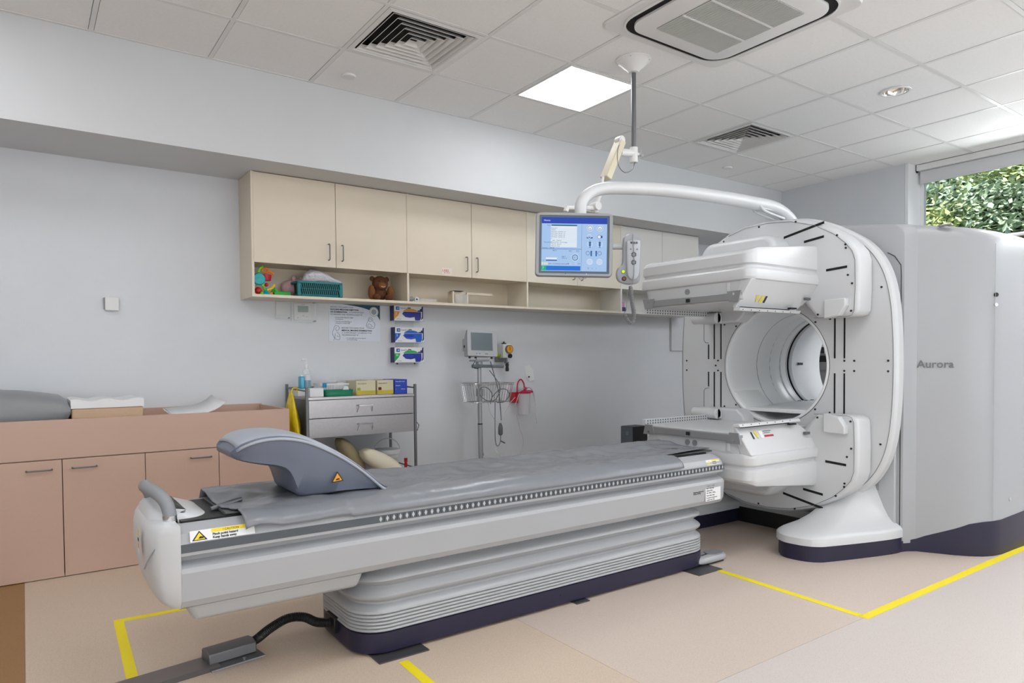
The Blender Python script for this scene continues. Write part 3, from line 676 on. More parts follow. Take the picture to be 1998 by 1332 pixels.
decal('label_header', P, [(-.9, .35), (.9, .35), (.9, .95), (-.9, .95)], YLAB, s0)
decal('label_header', P, [(-.9, -.55), (.9, -.55), (.9, -.15), (-.9, -.15)], ORG, s0)
for v in (.12, -.02): text('lettering', 'CAUTION', INK, P(-.8, v, .0013), (-.05, -1, 0), (0, 0, 1), .008, s0)
# pallet and pad
obj('pallet', B().loft([[(x, y, z) for y, z in mir([(-1.893, .609), (-1.897, .613), (-1.89, .617), (-1.87, .617)])] for x in (.215, 2.80)]), mat('carbon_pallet', (88, 90, 92), .4), tab)
import mathutils.noise as MN
rows = []
NX = 190
def padpt(x, v):
    """v across: 0 near hem .. 1 far hem"""
    wr = MN.noise(Vector((x*5, v*3, 0)))*.007+MN.noise(Vector((x*14, v*9, 3)))*.0045
    if v < .22:
        s = v/.22; HP = ((-2.007, .566), (-2.003, .583), (-1.988, .598), (-1.962, .613), (-1.93, .618), (-1.897, .6265)); q_ = min(4, int(s*5)); f_ = s*5-q_
        y = HP[q_][0]+(HP[q_+1][0]-HP[q_][0])*f_; z = HP[q_][1]+(HP[q_+1][1]-HP[q_][1])*f_+abs(wr)*.9*s
        z += .006*sin(pi*s)*max(0, sin(x*9.5+1.2))*(1 if .55 < x < 2.0 else .3)
    elif v > .86:
        s = (v-.86)/.14; y = -1.50+.035*s; z = .636-.04*s
    else:
        s = (v-.22)/.64; y = -1.897+.397*s; z = .6255+.0135*s*s-.004*sin(pi*s)+wr*(.8+1.2*sin(pi*s))
        z += .007*max(0, sin(x*14+2*s))*max(0, 1-abs(s-.15)/.3)*(.7 < x < 2.1)
    if v < .22 and x < .62:
        l = (.62-x)/.38; s = 1-v/.22; z += s*(.018*l*max(0, sin(9*l+.4))) + s*.008; y -= s*.014*l
    return (x, y, z)
for i in range(NX):
    u = i/(NX-1); row = []
    for k in range(41):
        v = k/40; xe_ = 2.43 if v < .2 else 2.795; xs_ = .235+(.015 if v < .25 else 0)*1
        if .3 < v: xs_ = .215
        if .2 <= v < .245: xe_ = 2.40+.40*(v-.2)/.045
        row.append(padpt(xs_+(xe_-xs_)*u, v))
    rows.append(row)
pd = obj('pad', B().sheet(rows), VINYLM, tab, ang=80)
so3 = pd.modifiers.new('thick', 'SOLIDIFY'); so3.thickness = .005; so3.offset = 1
tube_obj('coiled_lead', [(.19, -1.79, .614), (.24, -1.78, .624), (.30, -1.76, .632)], .009, STEELD, tab, 10, 3)
# concertina base
def plan(o, z, r=.13): return [(x, y, z) for x, y in rrect(.672-o, 2.695+o*.4, -1.958-o, -1.482+o, r, 7)]
bel = B(); rg = []
zz = [(.334, -.05), (.326, -.045), (.316, -.036), (.306, -.014), (.297, .0), (.288, .004), (.279, -.004), (.267, -.024), (.257, -.030), (.247, -.022), (.236, -.002), (.228, .006), (.219, .004), (.209, -.008), (.199, -.020), (.191, -.020), (.182, -.008), (.173, .006), (.167, .007)]
for z, o in zz: rg.append(plan(o, z))
bel.loft(rg); obj('concertina_cover', bel, PLAS, tab, ang=50)
for k in range(6):
    z = .092+.0135*k; obj('pleat', B().loft([plan(.001, z), plan(.006, z+.002), plan(.0075, z+.006), plan(.005, z+.0105), plan(-.002, z+.0125)]), PLAS, tab, ang=50)
obj('plinth', B().loft([plan(.002, .012, .12), plan(.004, .03, .12), plan(.004, .088, .12), plan(-.002, .0905, .12)]), NAVY, tab, ang=30)
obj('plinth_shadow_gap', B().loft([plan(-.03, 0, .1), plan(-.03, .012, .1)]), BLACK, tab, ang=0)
FT = mat('dull_foot_plate', (92, 92, 94), .35, metal=.6)
obj('foot_plate', B().box(.72, .93, -2.02, -1.45, .0, .005), FT, tab, ang=0)
obj('foot_plate', B().box(2.50, 2.69, -2.05, -1.42, .0, .005), FT, tab, ang=0)
obj('foot_plate', B().box(1.72, 1.80, -1.985, -1.45, .0, .005), FT, tab, ang=0)
obj('screw', B().cyl((1.64, -1.9632, .055), (1.64, -1.9595, .055), .004, n=10), BLACK, tab)
obj('cable_gland', B().box(.652, .675, -1.74, -1.64, .04, .105), BLACK, tab, bevel=.004)
# foot pedal at the far end
pdl = thing('foot_pedal', 'small white foot pedal with grey tread at the right end of the table', 'foot pedal', (2.78, -1.80, 0))
obj('housing', B().loft([[(x, y, z) for x, y in rrect(2.60+g2, 2.86-g2, -1.97+g2, -1.86-g2, .052)] for z, g2 in ((.012, .008), (.02, 0), (.035, .0), (.046, .008))]), PLAS, pdl, ang=50)
obj('tread', B().prism(rrect(2.73, 2.845, -1.955, -1.875, .038), 'z', .044, .050), PLASD, pdl, bevel=.002)
obj('base_pad', B().box(2.70, 2.83, -1.95, -1.88, 0, .013), BLACK, pdl)

# leg support cushion
cu = thing('leg_support', 'slate-blue moulded leg support cushion standing on the left end of the table', 'cushion', (.55, -1.72, .63))
near = [(456, 872), (475, 885), (500, 881.5), (560, 879), (600, 886), (640, 903), (680, 925), (718, 948), (714, 953), (640, 963), (618, 966), (578, 971), (566, 955), (557, 927), (546, 915), (520, 909), (500, 904), (475, 893), (459, 882)]
topc = smooth([(.255, .822), (.285, .850), (.34, .868), (.42, .870), (.50, .853), (.57, .822), (.65, .775), (.73, .715), (.80, .652), (.826, .634)], 5)
botc = smooth([(.250, .812), (.262, .792), (.33, .768), (.40, .752), (.436, .735), (.455, .705), (.468, .665), (.485, .636), (.56, .632), (.70, .633), (.80, .631), (.822, .632)], 5)
N_ = 40
def samp(c, n):
    L = [0]
    for i in range(1, len(c)): L.append(L[-1]+(c[i]-c[i-1]).length)
    out = []
    for k in range(n):
        t = L[-1]*k/(n-1); i = 1
        while i < len(L)-1 and L[i] < t: i += 1
        f = (t-L[i-1])/max(1e-9, L[i]-L[i-1]); out.append(c[i-1].lerp(c[i], f))
    return out
top = samp([Vector((x, z, 0)) for x, z, _ in [(*p[:2], 0) for p in [Vector((a.x, a.y, 0)) for a in [Vector((q[0], q[1], 0)) for q in [(v.x, v.y) for v in smooth([(x, z, 0) for x, z in [(.255, .822), (.285, .850), (.34, .868), (.42, .870), (.50, .853), (.57, .822), (.65, .775), (.73, .715), (.80, .652), (.826, .634)]], 5)]]]]], N_)
bot = samp([Vector((v.x, v.y, 0)) for v in smooth([(x, z, 0) for x, z in [(.250, .812), (.262, .790), (.33, .768), (.40, .752), (.436, .735), (.455, .705), (.468, .665), (.485, .636), (.56, .632), (.70, .633), (.80, .631), (.822, .632)]], 5)], N_)
secs = []
HW = .165
for a, c2 in zip(top, bot):
    ring = []
    x = a.x; hw = HW*(1 if x > .33 else max(.55, (1-((.33-x)/.11)**2)**.5 if x > .225 else .5)); hb = hw*.93
    th = a.y-c2.y; e = min(.02, th*.4)
    dx = c2.x-a.x
    def pp(yy, f): return (a.x+dx*f, TC+yy, a.y+(c2.y-a.y)*f)
    crown = .018
    ring = [pp(-hw, .16), pp(-hw*.985, .04)]
    for q in range(-4, 5): ring.append((a.x, TC+q/5*hw, a.y-crown*(1-(q/5)**2)*(-.0)-.012*(q/5)**2))
    ring += [pp(hw*.985, .04), pp(hw, .16), pp(hb, .6), pp(hb*.97, .94), pp(hb*.85, 1), pp(0, 1), pp(-hb*.85, 1), pp(-hb*.97, .94), pp(-hb, .6)]
    secs.append(ring)
body = B().loft(secs)
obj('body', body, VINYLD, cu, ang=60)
tp = []
for a, c2 in list(zip(top, bot))[1:]:
    x = a.x; hw = (HW+.004)*(1 if x > .33 else max(.55, (1-((.33-x)/.11)**2)**.5 if x > .225 else .5))
    tp.append([(a.x, TC+q/8*hw, a.y+.005+(-.012)*(q/8)**2-(.012 if abs(q) == 8 else 0)) for q in range(-8, 9)])
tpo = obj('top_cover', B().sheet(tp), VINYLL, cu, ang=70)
m3 = tpo.modifiers.new('thick', 'SOLIDIFY'); m3.thickness = .008; m3.offset = 0
P, s0 = None, None
c = W(656, 931, Y=TC-HW*.965)
tri = B(); cx, cz = c.x, c.z
obj('warning_triangle', B().add([(cx-.022, TC-HW-.0015, cz-.018), (cx+.026, TC-HW-.0015, cz-.014), (cx+.002, TC-HW-.0015, cz+.024)], [(0, 1, 2)]), INK, cu, ang=0)
wt = obj('warning_fill', B().add([(cx-.016, TC-HW-.002, cz-.014), (cx+.020, TC-HW-.002, cz-.011), (cx+.002, TC-HW-.002, cz+.017)], [(0, 1, 2)]), ORG, cu, ang=0)
obj('hand_symbol', B().add([(cx-.006, TC-HW-.0024, cz-.010), (cx+.012, TC-HW-.0024, cz-.008), (cx+.008, TC-HW-.0024, cz-.002), (cx-.002, TC-HW-.0024, cz-.004)], [(0, 1, 2, 3)]), INK, wt, ang=0)

# ------------------------------------------------------------------ scanner: gantry
CY, CZ = -1.71, 1.08
ga = thing('gamma_camera_gantry', 'white scanner gantry with two boxy detector heads and a round bore', 'scanner gantry', (3.7, CY, 0))
q1 = [(0, .945), (.2, .925), (.34, .882), (.52, .785), (.635, .69), (.715, .56), (.757, .40), (.775, .2), (.78, 0)]
sq = [tuple(v[:2]) for v in smooth([(a, b_, 0) for a, b_ in q1], 4)]
outl = sq+[(a, -b_) for a, b_ in sq[::-1][1:]]+[(-a, -b_) for a, b_ in sq[1:]]+[(-a, b_) for a, b_ in sq[::-1][1:-1]]
SA = star(outl, (0, 0), 160); RB = .378
def yz(x, pts, s=1): return [(x, CY+a*s, CZ+b_*s) for a, b_ in pts]
def circ(x, r, n=160): return [(x, CY+r*cos(2*pi*k/n), CZ+r*sin(2*pi*k/n)) for k in range(n)]
obj('rotor_plate', B().loft([circ(3.76, RB), circ(3.66, RB), yz(3.66, SA, .975), yz(3.666, SA, .988), yz(3.685, SA, 1), yz(3.735, SA, 1), yz(3.755, SA, .98), yz(3.76, SA, .95)], closed=True, cap=False), PLASW, ga, ang=25)
obj('rotor_seam', B().tube([Vector(p) for p in yz(3.6588, SA, .972)], .0016, 5, closed=True), INKG, ga)
obj('bore_seam', B().tube([Vector(p) for p in circ(3.659, RB+.004, 120)], .0018, 5, closed=True), INK, ga)
obj('bore_liner', B().loft([circ(3.6585, RB+.003), circ(3.6545, RB-.004), circ(3.655, RB-.012), circ(3.665, RB-.018), circ(3.70, RB-.022), circ(3.764, RB-.022)], cap=False), BOREM, ga)
# slots and screws
def slot(y, z0, z1, wd=.009, x=3.6585): return obj('slot', B().box(x-.001, x+.002, y-wd/2, y+wd/2, z0, z1), VOID, ga, ang=0)
for s in (1, -1):
    for y in (CY-.415, CY-.475): slot(y, *sorted((CZ+s*.045, CZ+s*.30)))
    for y in (CY+.415, CY+.472): slot(y, *sorted((CZ+s*.045, CZ+s*.30)))
    slot(CY+.522, *sorted((CZ+s*.045, CZ+s*.15)))
    obj('recess_line', B().tube([(3.659, CY+.522, CZ+s*.16), (3.659, CY+.55, CZ+s*.165), (3.659, CY+.562, CZ+s*.18), (3.659, CY+.562, CZ+s*.34)], .002, 6), INKG, ga)
sc0 = None
def screw(x, y, z, r=.0062):
    global sc0
    if sc0 is None:
        sc0 = obj('screw', B().cyl((x-.0015, y, z), (x+.002, y, z), r, n=8), BLACK, ga, ang=0); sc0['_p'] = 1; screw.p = Vector((x, y, z)); del sc0['_p']
    else:
        o = sc0.copy(); COL.objects.link(o); o.parent = ga; o.location = Vector((x, y, z))-screw.p; BASE[o.name] = BASE[ga.name]
for s in (1, -1):
    for y, z in ((-.475+.0, .03), (.44, .035), (.46, .0), (-.385, .285), (.385, .285), (-.535, .03), (-.73, .03), (.72, .035), (-.29, .27), (.29, .27), (-.55, .50), (-.69, .45), (-.55, .62)): screw(3.658, CY+y, CZ+s*z)
# carriage covers (top and bottom) on the rotor
cp = [(-.39, .285), (-.60, .285), (-.628, .292), (-.640, .32), (-.645, .45), (-.643, .61), (-.625, .665), (-.585, .715), (-.51, .78), (-.39, .848), (-.23, .897), (-.06, .914), (.11, .907), (.24, .875), (.33, .832), (.395, .785), (.405, .70), (.405, .45), (.2, .405), (-.28, .415)]
for s in (1, -1):
    pts = [(CY+a, CZ+s*b_) for a, b_ in cp]
    cvr = obj('carriage_cover', B().prism(pts, 'x', 3.50, 3.658), PLASW, ga, bevel=.022, seg=4)
    obj('cover_seam', B().tube([Vector((3.4985, CY+a*.965+.0, CZ+s*(b_*.975+.007))) for a, b_ in cp[0:14]], .0013, 5), INKG, cvr)
    for (y0, y1, z0, z1) in ((-.175, -.435, .79, .842), (-.31, -.435, .745, .76), (-.45, -.575, .56, .568)):
        a0_, a1_ = (3.4985, CY+y0, CZ+s*z0), (3.4985, CY+y1, CZ+s*z1)
        obj('dark_slot', B().add([(3.498, CY+y0, CZ+s*(z0-.007)), (3.498, CY+y1, CZ+s*(z1-.007)), (3.498, CY+y1, CZ+s*(z1+.007)), (3.498, CY+y0, CZ+s*(z0+.007)), (3.503, CY+y0, CZ+s*(z0-.007)), (3.503, CY+y1, CZ+s*(z1-.007)), (3.503, CY+y1, CZ+s*(z1+.007)), (3.503, CY+y0, CZ+s*(z0+.007))], [(0, 1, 2, 3), (4, 5, 6, 7), (0, 1, 5, 4), (1, 2, 6, 5), (2, 3, 7, 6), (3, 0, 4, 7)]), VOID, cvr, ang=0)
    for y, z in ((.27, .83), (.0, .885), (-.255, .875), (-.515, .755), (-.565, .695), (-.567, .675), (-.605, .47), (-.60, .315), (-.40, .305), (-.58, .52)): screw(3.498, CY+y, CZ+s*z, .006)
    # wing pods beside the carriage
    obj('side_pod', B().prism([(CY+.40, CZ+s*.29), (CY+.20, CZ+s*.29), (CY+.15, CZ+s*.33), (CY+.12, CZ+s*.42), (CY+.41, CZ+s*.80), (CY+.50, CZ+s*.74), (CY+.50, CZ+s*.42)], 'x', 3.54, 3.658), PLASW, ga, bevel=.012, seg=3)
    obj('drive_cover', B().cyl((3.50, CY+.32, CZ+s*.325), (3.50, CY+.52, CZ+s*.325), .036, n=24).box(3.50, 3.655, CY+.32, CY+.52, *sorted((CZ+s*.292, CZ+s*.358))), PLASW, ga, bevel=.003)
    obj('drive_box', B().prism([(CY-.46, CZ+s*.385), (CY-.588, CZ+s*.388), (CY-.588, CZ+s*.345), (CY-.55, CZ+s*.29), (CY-.46, CZ+s*.275)], 'x', 3.455, 3.502), PLASW, ga, bevel=.006)
    obj('carriage_arm', B().prism(rrect(CY-.22, CY+.34, *sorted((CZ+s*.58, CZ+s*.80)), .1, 8), 'x', 3.34, 3.52), PLASW, ga, bevel=.03, seg=4)

def head(s, nm):
    x0, x1, y0, y1 = 2.86, 3.60, -2.105, -1.285
    H = thing('detector_head', None, None, (3.2, CY, 0)); H.parent = ga; H.location = (0, 0, 0); H.location = (0, 0, 0); BASE[H.name] = BASE[ga.name]
    def Z(z): return CZ+s*(z-CZ)
    def ring(z, fx0, fx1, fy0, fy1, r, ramp=None):
        return [(x, y, Z(z+(ramp(x, y) if ramp else 0))) for x, y in rrect(x0+fx0, x1-fx1, y0+fy0, y1-fy1, r, 6)]
    rmp = lambda x, y: -.085*max(0, min(1, 1-(x-2.86)/.30))**1.2
    b = B().loft([ring(1.80, .03, .01, .03, .03, .05, rmp), ring(1.795, .012, .003, .010, .01, .055, rmp), ring(1.78, .003, 0, .002, 0, .06, rmp), ring(1.70, 0, 0, 0, 0, .06), ring(1.650, .0, 0, 0, 0, .06), ring(1.640, .008, 0, .012, .008, .06), ring(1.630, .008, 0, .012, .008, .06),
                  ring(1.615, -.004, 0, -.006, -.004, .06), ring(1.575, -.008, .0, -.010, -.006, .06), ring(1.562, -.004, .0, -.006, -.002, .06), ring(1.555, .012, .015, .006, .012, .06),
                  ring(1.50, .014, .075, .045, .04, .05), ring(1.475, .015, .12, .062, .055, .05), ring(1.468, .02, .13, .075, .065, .04)])
    o = obj('housing', b, PLASW, ga, ang=28)
    # steel collimator front frame and white cover slab
    st = mat('anodised_grey_metal', (150, 152, 154), .4, metal=.5)
    f1 = obj('collimator_frame', B().box(2.845, 2.874, -2.045, -1.345, *sorted((Z(1.452), Z(1.490)))), st, ga, bevel=.002)
    for y in (-2.01, -1.38): 
        ad_ = obj('latch_bracket', B().prism([(y-.045, Z(1.50)), (y+.045, Z(1.50)), (y+.03, Z(1.440)), (y-.03, Z(1.440))], 'x', 2.838, 2.846), st, ga)
        obj('latch_screw', B().cyl((2.836, y, Z(1.483)), (2.840, y, Z(1.483)), .007, n=12), CHROME, ad_)
    obj('centre_catch', B().box(2.839, 2.846, -1.70, -1.675, *sorted((Z(1.460), Z(1.480)))), BLACK, ga)
    obj('collimator_slab', B().box(2.875, 3.56, -2.0, -1.32, *sorted((Z(1.447), Z(1.469)))), PLASW, ga, bevel=.002)
    seam = obj('front_seam', B().tube([(2.869, -2.06, Z(1.558)), (2.8685, -1.33, Z(1.558))], .0016, 5), INKG, ga)
    obj('button_disc', B().cyl((2.868, -1.66, Z(1.525)), (2.8735, -1.66, Z(1.525)), .017, n=20), PLASD, ga)
    if s < 0: obj('button_disc', B().cyl((2.868, -1.715, Z(1.525)), (2.8735, -1.715, Z(1.525)), .017, n=20), PLASD, ga)
    obj('grip_tab', B().box(2.862, 2.874, -1.965, -1.945, *sorted((Z(1.495), Z(1.55)))), PLASW, ga, bevel=.004)
    # perforated strip along the far side, slotted rail along the near side
    ps = obj('perforated_strip', B().box(2.87, 3.60, -1.325, -1.295, *sorted((Z(1.413), Z(1.449)))), PLASW, ga, bevel=.002)
    obj('side_apron', B().loft([[(2.868, -2.106, Z(1.562)), (3.59, -2.106, Z(1.562)), (3.43, -2.008, Z(1.408)), (2.858, -2.008, Z(1.408))], [(2.868, -2.03, Z(1.562)), (3.58, -2.03, Z(1.562)), (3.42, -1.985, Z(1.408)), (2.858, -1.985, Z(1.408))]]), PLASW, ga, bevel=.006)
    h_ = B()
    for k in range(30):
        x = 2.89+.0235*k
        for z in (1.439, 1.423):
            for yy in (-1.3252, -1.2948): h_.box(x-.0045, x+.0045, yy-.0008, yy+.0008, *sorted((Z(z-.0045), Z(z+.0045))))
    obj('perforation', h_, mat('perforation_dark', (92, 94, 96), .7), ps, ang=0, kind='stuff')
    rl = obj('side_rail', B().prism([(-2.0, Z(1.392)), (-2.035, Z(1.392)), (-2.045, Z(1.408)), (-2.0, Z(1.408))], 'x', 2.85, 3.43), PLASW, ga, bevel=.001)
    obj('rail_slot', B().box(2.86, 3.31, -2.0462, -2.03, *sorted((Z(1.408), Z(1.4125)))), VOID, rl, ang=0)
    for k in range(7):
        x = 2.88+.075*k; obj('rail_screw', B().cyl((x, -2.041, Z(1.398)), (x, -2.0375, Z(1.398)), .0028, n=6), BLACK, rl, ang=0)
    obj('catch', B().box(3.315, 3.375, -2.052, -2.03, *sorted((Z(1.415), Z(1.424)))), BLACK, ga, ang=0)
    obj('side_catch', B().box(3.43, 3.47, -2.082, -2.06, *sorted((Z(1.47), Z(1.485)))), STEELD, ga, bevel=.002)
    # warning stickers on the sloped side
    def Q(x, t, o): # t 0..1 up the slope from z1.418 to 1.50
        zz_ = 1.418+.08*t; return (x, -2.008-.098*(zz_-1.408)/.154-o, Z(zz_))
    def st_(x0_, x1_, t0, t1, m, o=.0025, nm='sticker'): return obj(nm, B().quad(Q(x0_, t0, o), Q(x1_, t0, o), Q(x1_, t1, o), Q(x0_, t1, o)), m, ga, ang=0)
    ylw = mat('pale_yellow_label', (214, 198, 92), .5)
    obj('triangle_sticker', B().add([Q(2.98, .75 if s > 0 else .3, .003), Q(3.02, .75 if s > 0 else .3, .003), Q(3.0, .25 if s > 0 else .8, .003)], [(0, 1, 2)]), ylw, ga, ang=0)
    st_(3.028, 3.058, .28, .75, ylw if s > 0 else WHITE)
    if s > 0: st_(3.068, 3.085, .3, .75, INK)
    else:
        st_(2.955, 2.968, .3, .75, INK); st_(3.065, 3.15, .58, .70, RED); st_(3.068, 3.145, .3, .35, INKG); st_(3.068, 3.13, .42, .46, INKG)
    bpy.data.objects.remove(H)
for s in (1, -1): head(s, '')

# stand, feet and dark skirts
obj('stand', B().box(3.765, 3.79, CY-.72, CY+.72, .10, .60), PLASG, ga, bevel=.004)
obj('inner_skirt', B().box(3.70, 3.79, CY-.40, CY+.40, 0, .10), BLACK, ga)
obj('inner_apron', B().box(3.712, 3.79, CY-.40, CY+.40, .10, .15), PLASG, ga)
fp = [(3.79, -.30), (3.30, -.31), (3.205, -.345), (3.165, -.395), (3.158, -.45), (3.172, -.52), (3.21, -.575), (3.285, -.612), (3.55, -.70), (3.72, -.745), (3.785, -.75)]
fs_ = [tuple(v[:2]) for v in smooth([(a, b_, 0) for a, b_ in fp], 4)]
tpz = [(.088, 0), (.090, .0), (.135, -.0), (.148, .04)]
for s in (1, -1):
    def fr(z, f=0, out=0):
        r_ = []
        for a, b_ in fs_:
            X = a-out*.012*(1 if a < 3.7 else 0); Yr = b_-out*.008*(1 if b_ < -.5 else (-1 if b_ > -.36 else 0))
            tx = 3.70+(a-3.158)/(3.785-3.158)*.085; ty_ = -.52+(b_+.53)*.42
            r_.append((X+(tx-X)*f, CY+s*(Yr+(ty_-Yr)*f), z))
        return r_
    obj('foot_skirt', B().loft([fr(0), fr(.092)]), NAVY, ga, ang=30)
    obj('foot_cowl', B().loft([fr(.09, 0, 1), fr(.128, 0, 1), fr(.138, .02, 1), fr(.150, .09, 1), fr(.170, .28), fr(.20, .47), fr(.25, .66), (fr(.32, .86)), fr(.375, .97), fr(.385, 1)]), PLASW, ga, ang=40)
# screen arm rooted on top of the gantry
pts = [W(px, py, Y=-1.75) for px, py in ((1133, 424), (1134, 398), (1147, 380), (1172, 369), (1215, 367), (1300, 371), (1400, 384), (1475, 397), (1515, 408), (1540, 428), (1546, 446))]
pts = smooth(pts, 6); n_ = len(pts)
obj('screen_arm', B().tube(pts, [.030+.012*min(1, max(0, (k/n_-.25)/.5)) for k in range(n_)], 16), PLASW, ga)
u = [W(px, py, Y=-1.75) for px, py in ((1474, 402), (1483, 412), (1500, 420), (1522, 428))]
br = B()
for dy in (-.03, .03): br.tube(smooth([(p.x, p.y+dy, p.z) for p in u], 4), .009, 8)
obj('arm_bracket', br.box(3.42, 3.66, -1.78, -1.72, 2.06, 2.085), PLASW, ga, bevel=.003)

# ------------------------------------------------------------------ scanner: ct housing
ch = thing('scanner_housing', 'tall white curved housing lettered Aurora behind the gantry', 'scanner housing', (4.4, CY, 0))
def topz(y): return 1.985-.13*abs(y)**1.4
def hout(w_, drop=0, r=.06, bot=.05):
    pts = [(-w_, bot+(topz(w_)-r-drop-bot)*k/24) for k in range(25)]
    for k in range(1, 6):
        a = pi/2*k/5; pts.append((-w_+r*(1-cos(a)), topz(w_-r*(1-cos(a)))-r+r*sin(a)-drop))
    for k in range(1, 28):
        y = -(w_-r)+2*(w_-r)*k/28; pts.append((y, topz(y)-drop))
    for k in range(5, 0, -1):
        a = pi/2*k/5; pts.append((w_-r*(1-cos(a)), topz(w_-r*(1-cos(a)))-r+r*sin(a)-drop))
    pts += [(w_, bot+(topz(w_)-r-drop-bot)*k/24) for k in range(24, -1, -1)]
    pts += [(w_-2*w_*k/24, bot) for k in range(1, 24)]
    return pts
def hsec(x, w_, drop=0): return [(x, CY+a, b_) for a, b_ in hout(w_, drop)]
def circ2(x, r, ref=.8):
    out = []
    for a, b_ in hout(ref):
        t_ = math.atan2(b_-CZ, a); out.append((x, CY+r*cos(t_), CZ+r*sin(t_)))
    return out
secs = [circ2(3.79, .40), circ2(3.79, .41), hsec(3.79, .735, .03), hsec(3.795, .752, .015), hsec(3.82, .765, .004), hsec(3.85, .777), hsec(3.868, .79), hsec(3.89, .83), hsec(3.955, .955), hsec(3.975, .985), hsec(4.0, 1.015), hsec(4.05, 1.06), hsec(4.11, 1.092), hsec(4.18, 1.108), hsec(4.5, 1.118), hsec(4.75, 1.10), hsec(4.95, 1.06), hsec(5.02, 1.0), hsec(5.05, .92, .03), circ2(5.05, .50)]
obj('rear_bore_wall', B().loft([circ2(5.05, .50), circ2(4.80, .46), circ2(4.66, .40), circ2(4.52, .362), circ2(4.45, .352), circ2(4.40, .352)], cap=False), BOREM, ch, ang=24)
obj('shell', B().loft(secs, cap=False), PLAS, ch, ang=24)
obj('bore_wall', B().loft([circ2(3.7905, .40), circ2(3.7655, .357), circ2(3.90, .352), circ2(4.12, .348), circ2(4.135, .342), circ2(4.24, .342), circ2(4.25, .334), circ2(4.31, .334), circ2(4.318, .342), circ2(4.34, .342)], cap=False), BOREM, ch, ang=24)
obj('dark_ring', B().loft([circ2(4.34, .342), circ2(4.343, .352), circ2(4.353, .352), circ2(4.356, .338)], cap=False), BLACK, ch, ang=24)
for xx, rr_ in ((3.98, .3505), (4.128, .3465), (4.245, .340), (4.315, .335)): obj('bore_groove', B().tube([Vector(p) for p in circ2(xx, rr_)][::2], .0016, 4, closed=True), PLASD, ch)
obj('clear_ring', B().loft([circ2(4.356, .338), circ2(4.36, .334), circ2(4.39, .334), circ2(4.40, .352)], cap=False), PLASG, ch, ang=24)
obj('sensor_window', B().box(4.50, 4.56, CY+.345, CY+.3535, CZ-.006, CZ+.012), BLACK, ch)
# couch bridge inside the bore
obj('bore_bridge', B().loft([[(3.665, CY-.22, .80), (3.665, CY+.22, .80), (3.665, CY+.22, .775), (3.665, CY-.22, .775)], [(3.88, CY-.22, .80), (3.88, CY+.22, .80), (3.88, CY+.22, .775), (3.88, CY-.22, .775)], [(4.06, CY-.13, .825), (4.06, CY+.13, .825), (4.06, CY+.13, .79), (4.06, CY-.13, .79)], [(4.7, CY-.13, .825), (4.7, CY+.13, .825), (4.7, CY+.13, .79), (4.7, CY-.13, .79)]]), BOREM, ch, bevel=.004)
obj('bridge_ramp', B().loft([[(3.67, CY+.20, .80), (3.67, CY+.315, .905), (3.67, CY+.33, .895), (3.67, CY+.21, .78)], [(3.93, CY+.20, .80), (3.93, CY+.30, .905), (3.93, CY+.33, .895), (3.93, CY+.21, .78)]]), BOREM, ch, bevel=.003)
for k in range(3): obj('bridge_button', B().cyl((4.12+.08*k, CY+.10, .8255), (4.12+.08*k, CY+.10, .83), .012, n=14), PLASD, ch)
# navy skirt with rising upper edge
pl = [(3.782, -.748, .062), (3.83, -.765, .064), (3.868, -.793, .073), (3.89, -.834, .095), (3.955, -.960, .150), (4.0, -1.019, .182), (4.05, -1.068, .195), (4.11, -1.098, .198), (4.18, -1.112, .199), (4.5, -1.122, .21), (4.75, -1.105, .21), (4.95, -1.065, .21), (5.03, -1.0, .21)]
for s in (1, -1):
    a_ = [(x, CY+s*y, 0) for x, y, z in pl]; b_ = [(x, CY+s*y, z) for x, y, z in pl]; c_ = [(x+.01, CY+s*(y+.02), z) for x, y, z in pl]; d_ = [(x+.02, CY+s*(y+.03), 0) for x, y, z in pl]
    k = B()
    k.sheet([a_, b_, c_, d_]); obj('skirt', k, NAVY, ch, ang=30)
obj('plinth', B().box(3.80, 5.0, CY-.74, CY+.74, 0, .055), BLACK, ch)
obj('lettering', B(), INKG, ch) if False else None
xd = Vector((3.99-3.93, -(1.01-.90), 0)).normalized()
p0 = W(1807, 716, X=3.955)
# lettering sits on the curved shoulder between the front and the side
tl = Vector((.087, -.165, 0)).normalized()
text('lettering', 'Aurora', INKG, (3.868-.0036, CY-.79-.0018, 1.068), tl, (0, 0, 1), .062, ch, bold=.0006)
obj('sensor_button', B().cyl((4.115, CY-1.094, 1.475), (4.11, CY-1.101, 1.475), .012, n=16), BLACK, ch)
obj('sensor_button', B().cyl((4.115, CY-1.094, 1.42), (4.11, CY-1.101, 1.42), .010, n=16), CHROME, ch)
obj('side_plug', B().cyl((4.30, CY-1.11, .303), (4.30, CY-1.1155, .303), .012, n=16), PLASG, ch)
obj('panel_seam', B().tube([(4.105, CY-1.0965, z) for z in (.21, .9, 1.45, 1.76)], .0012, 5), PLASG, ch)
obj('panel_seam', B().tube([(3.7885, CY-.738, z) for z in (.10, .6, 1.07, 1.4, 1.6)]+[(3.789, CY-.735, 1.66), (3.788, CY-.70, 1.715), (3.788, CY-.66, 1.74)], .0022, 5), BLACK, ch)
obj('panel_seam', B().tube([(3.7895, CY-.70, 1.07), (3.789, CY-.75, 1.07)], .0012, 5), INKG, ch)
vg = B()
for i in range(8):
    for j in range(12): vg.box(3.763, 3.7655, CY-.565-.009*i, CY-.561-.009*i, .345+.0085*j, .349+.0085*j)
obj('vent_hole', vg, INKG, ga, ang=0, kind='stuff')
obj('top_latch', B().box(3.9, 3.93, CY-.95, CY-.88, topz(.92)-.002, topz(.92)+.006), PLASD, ch)

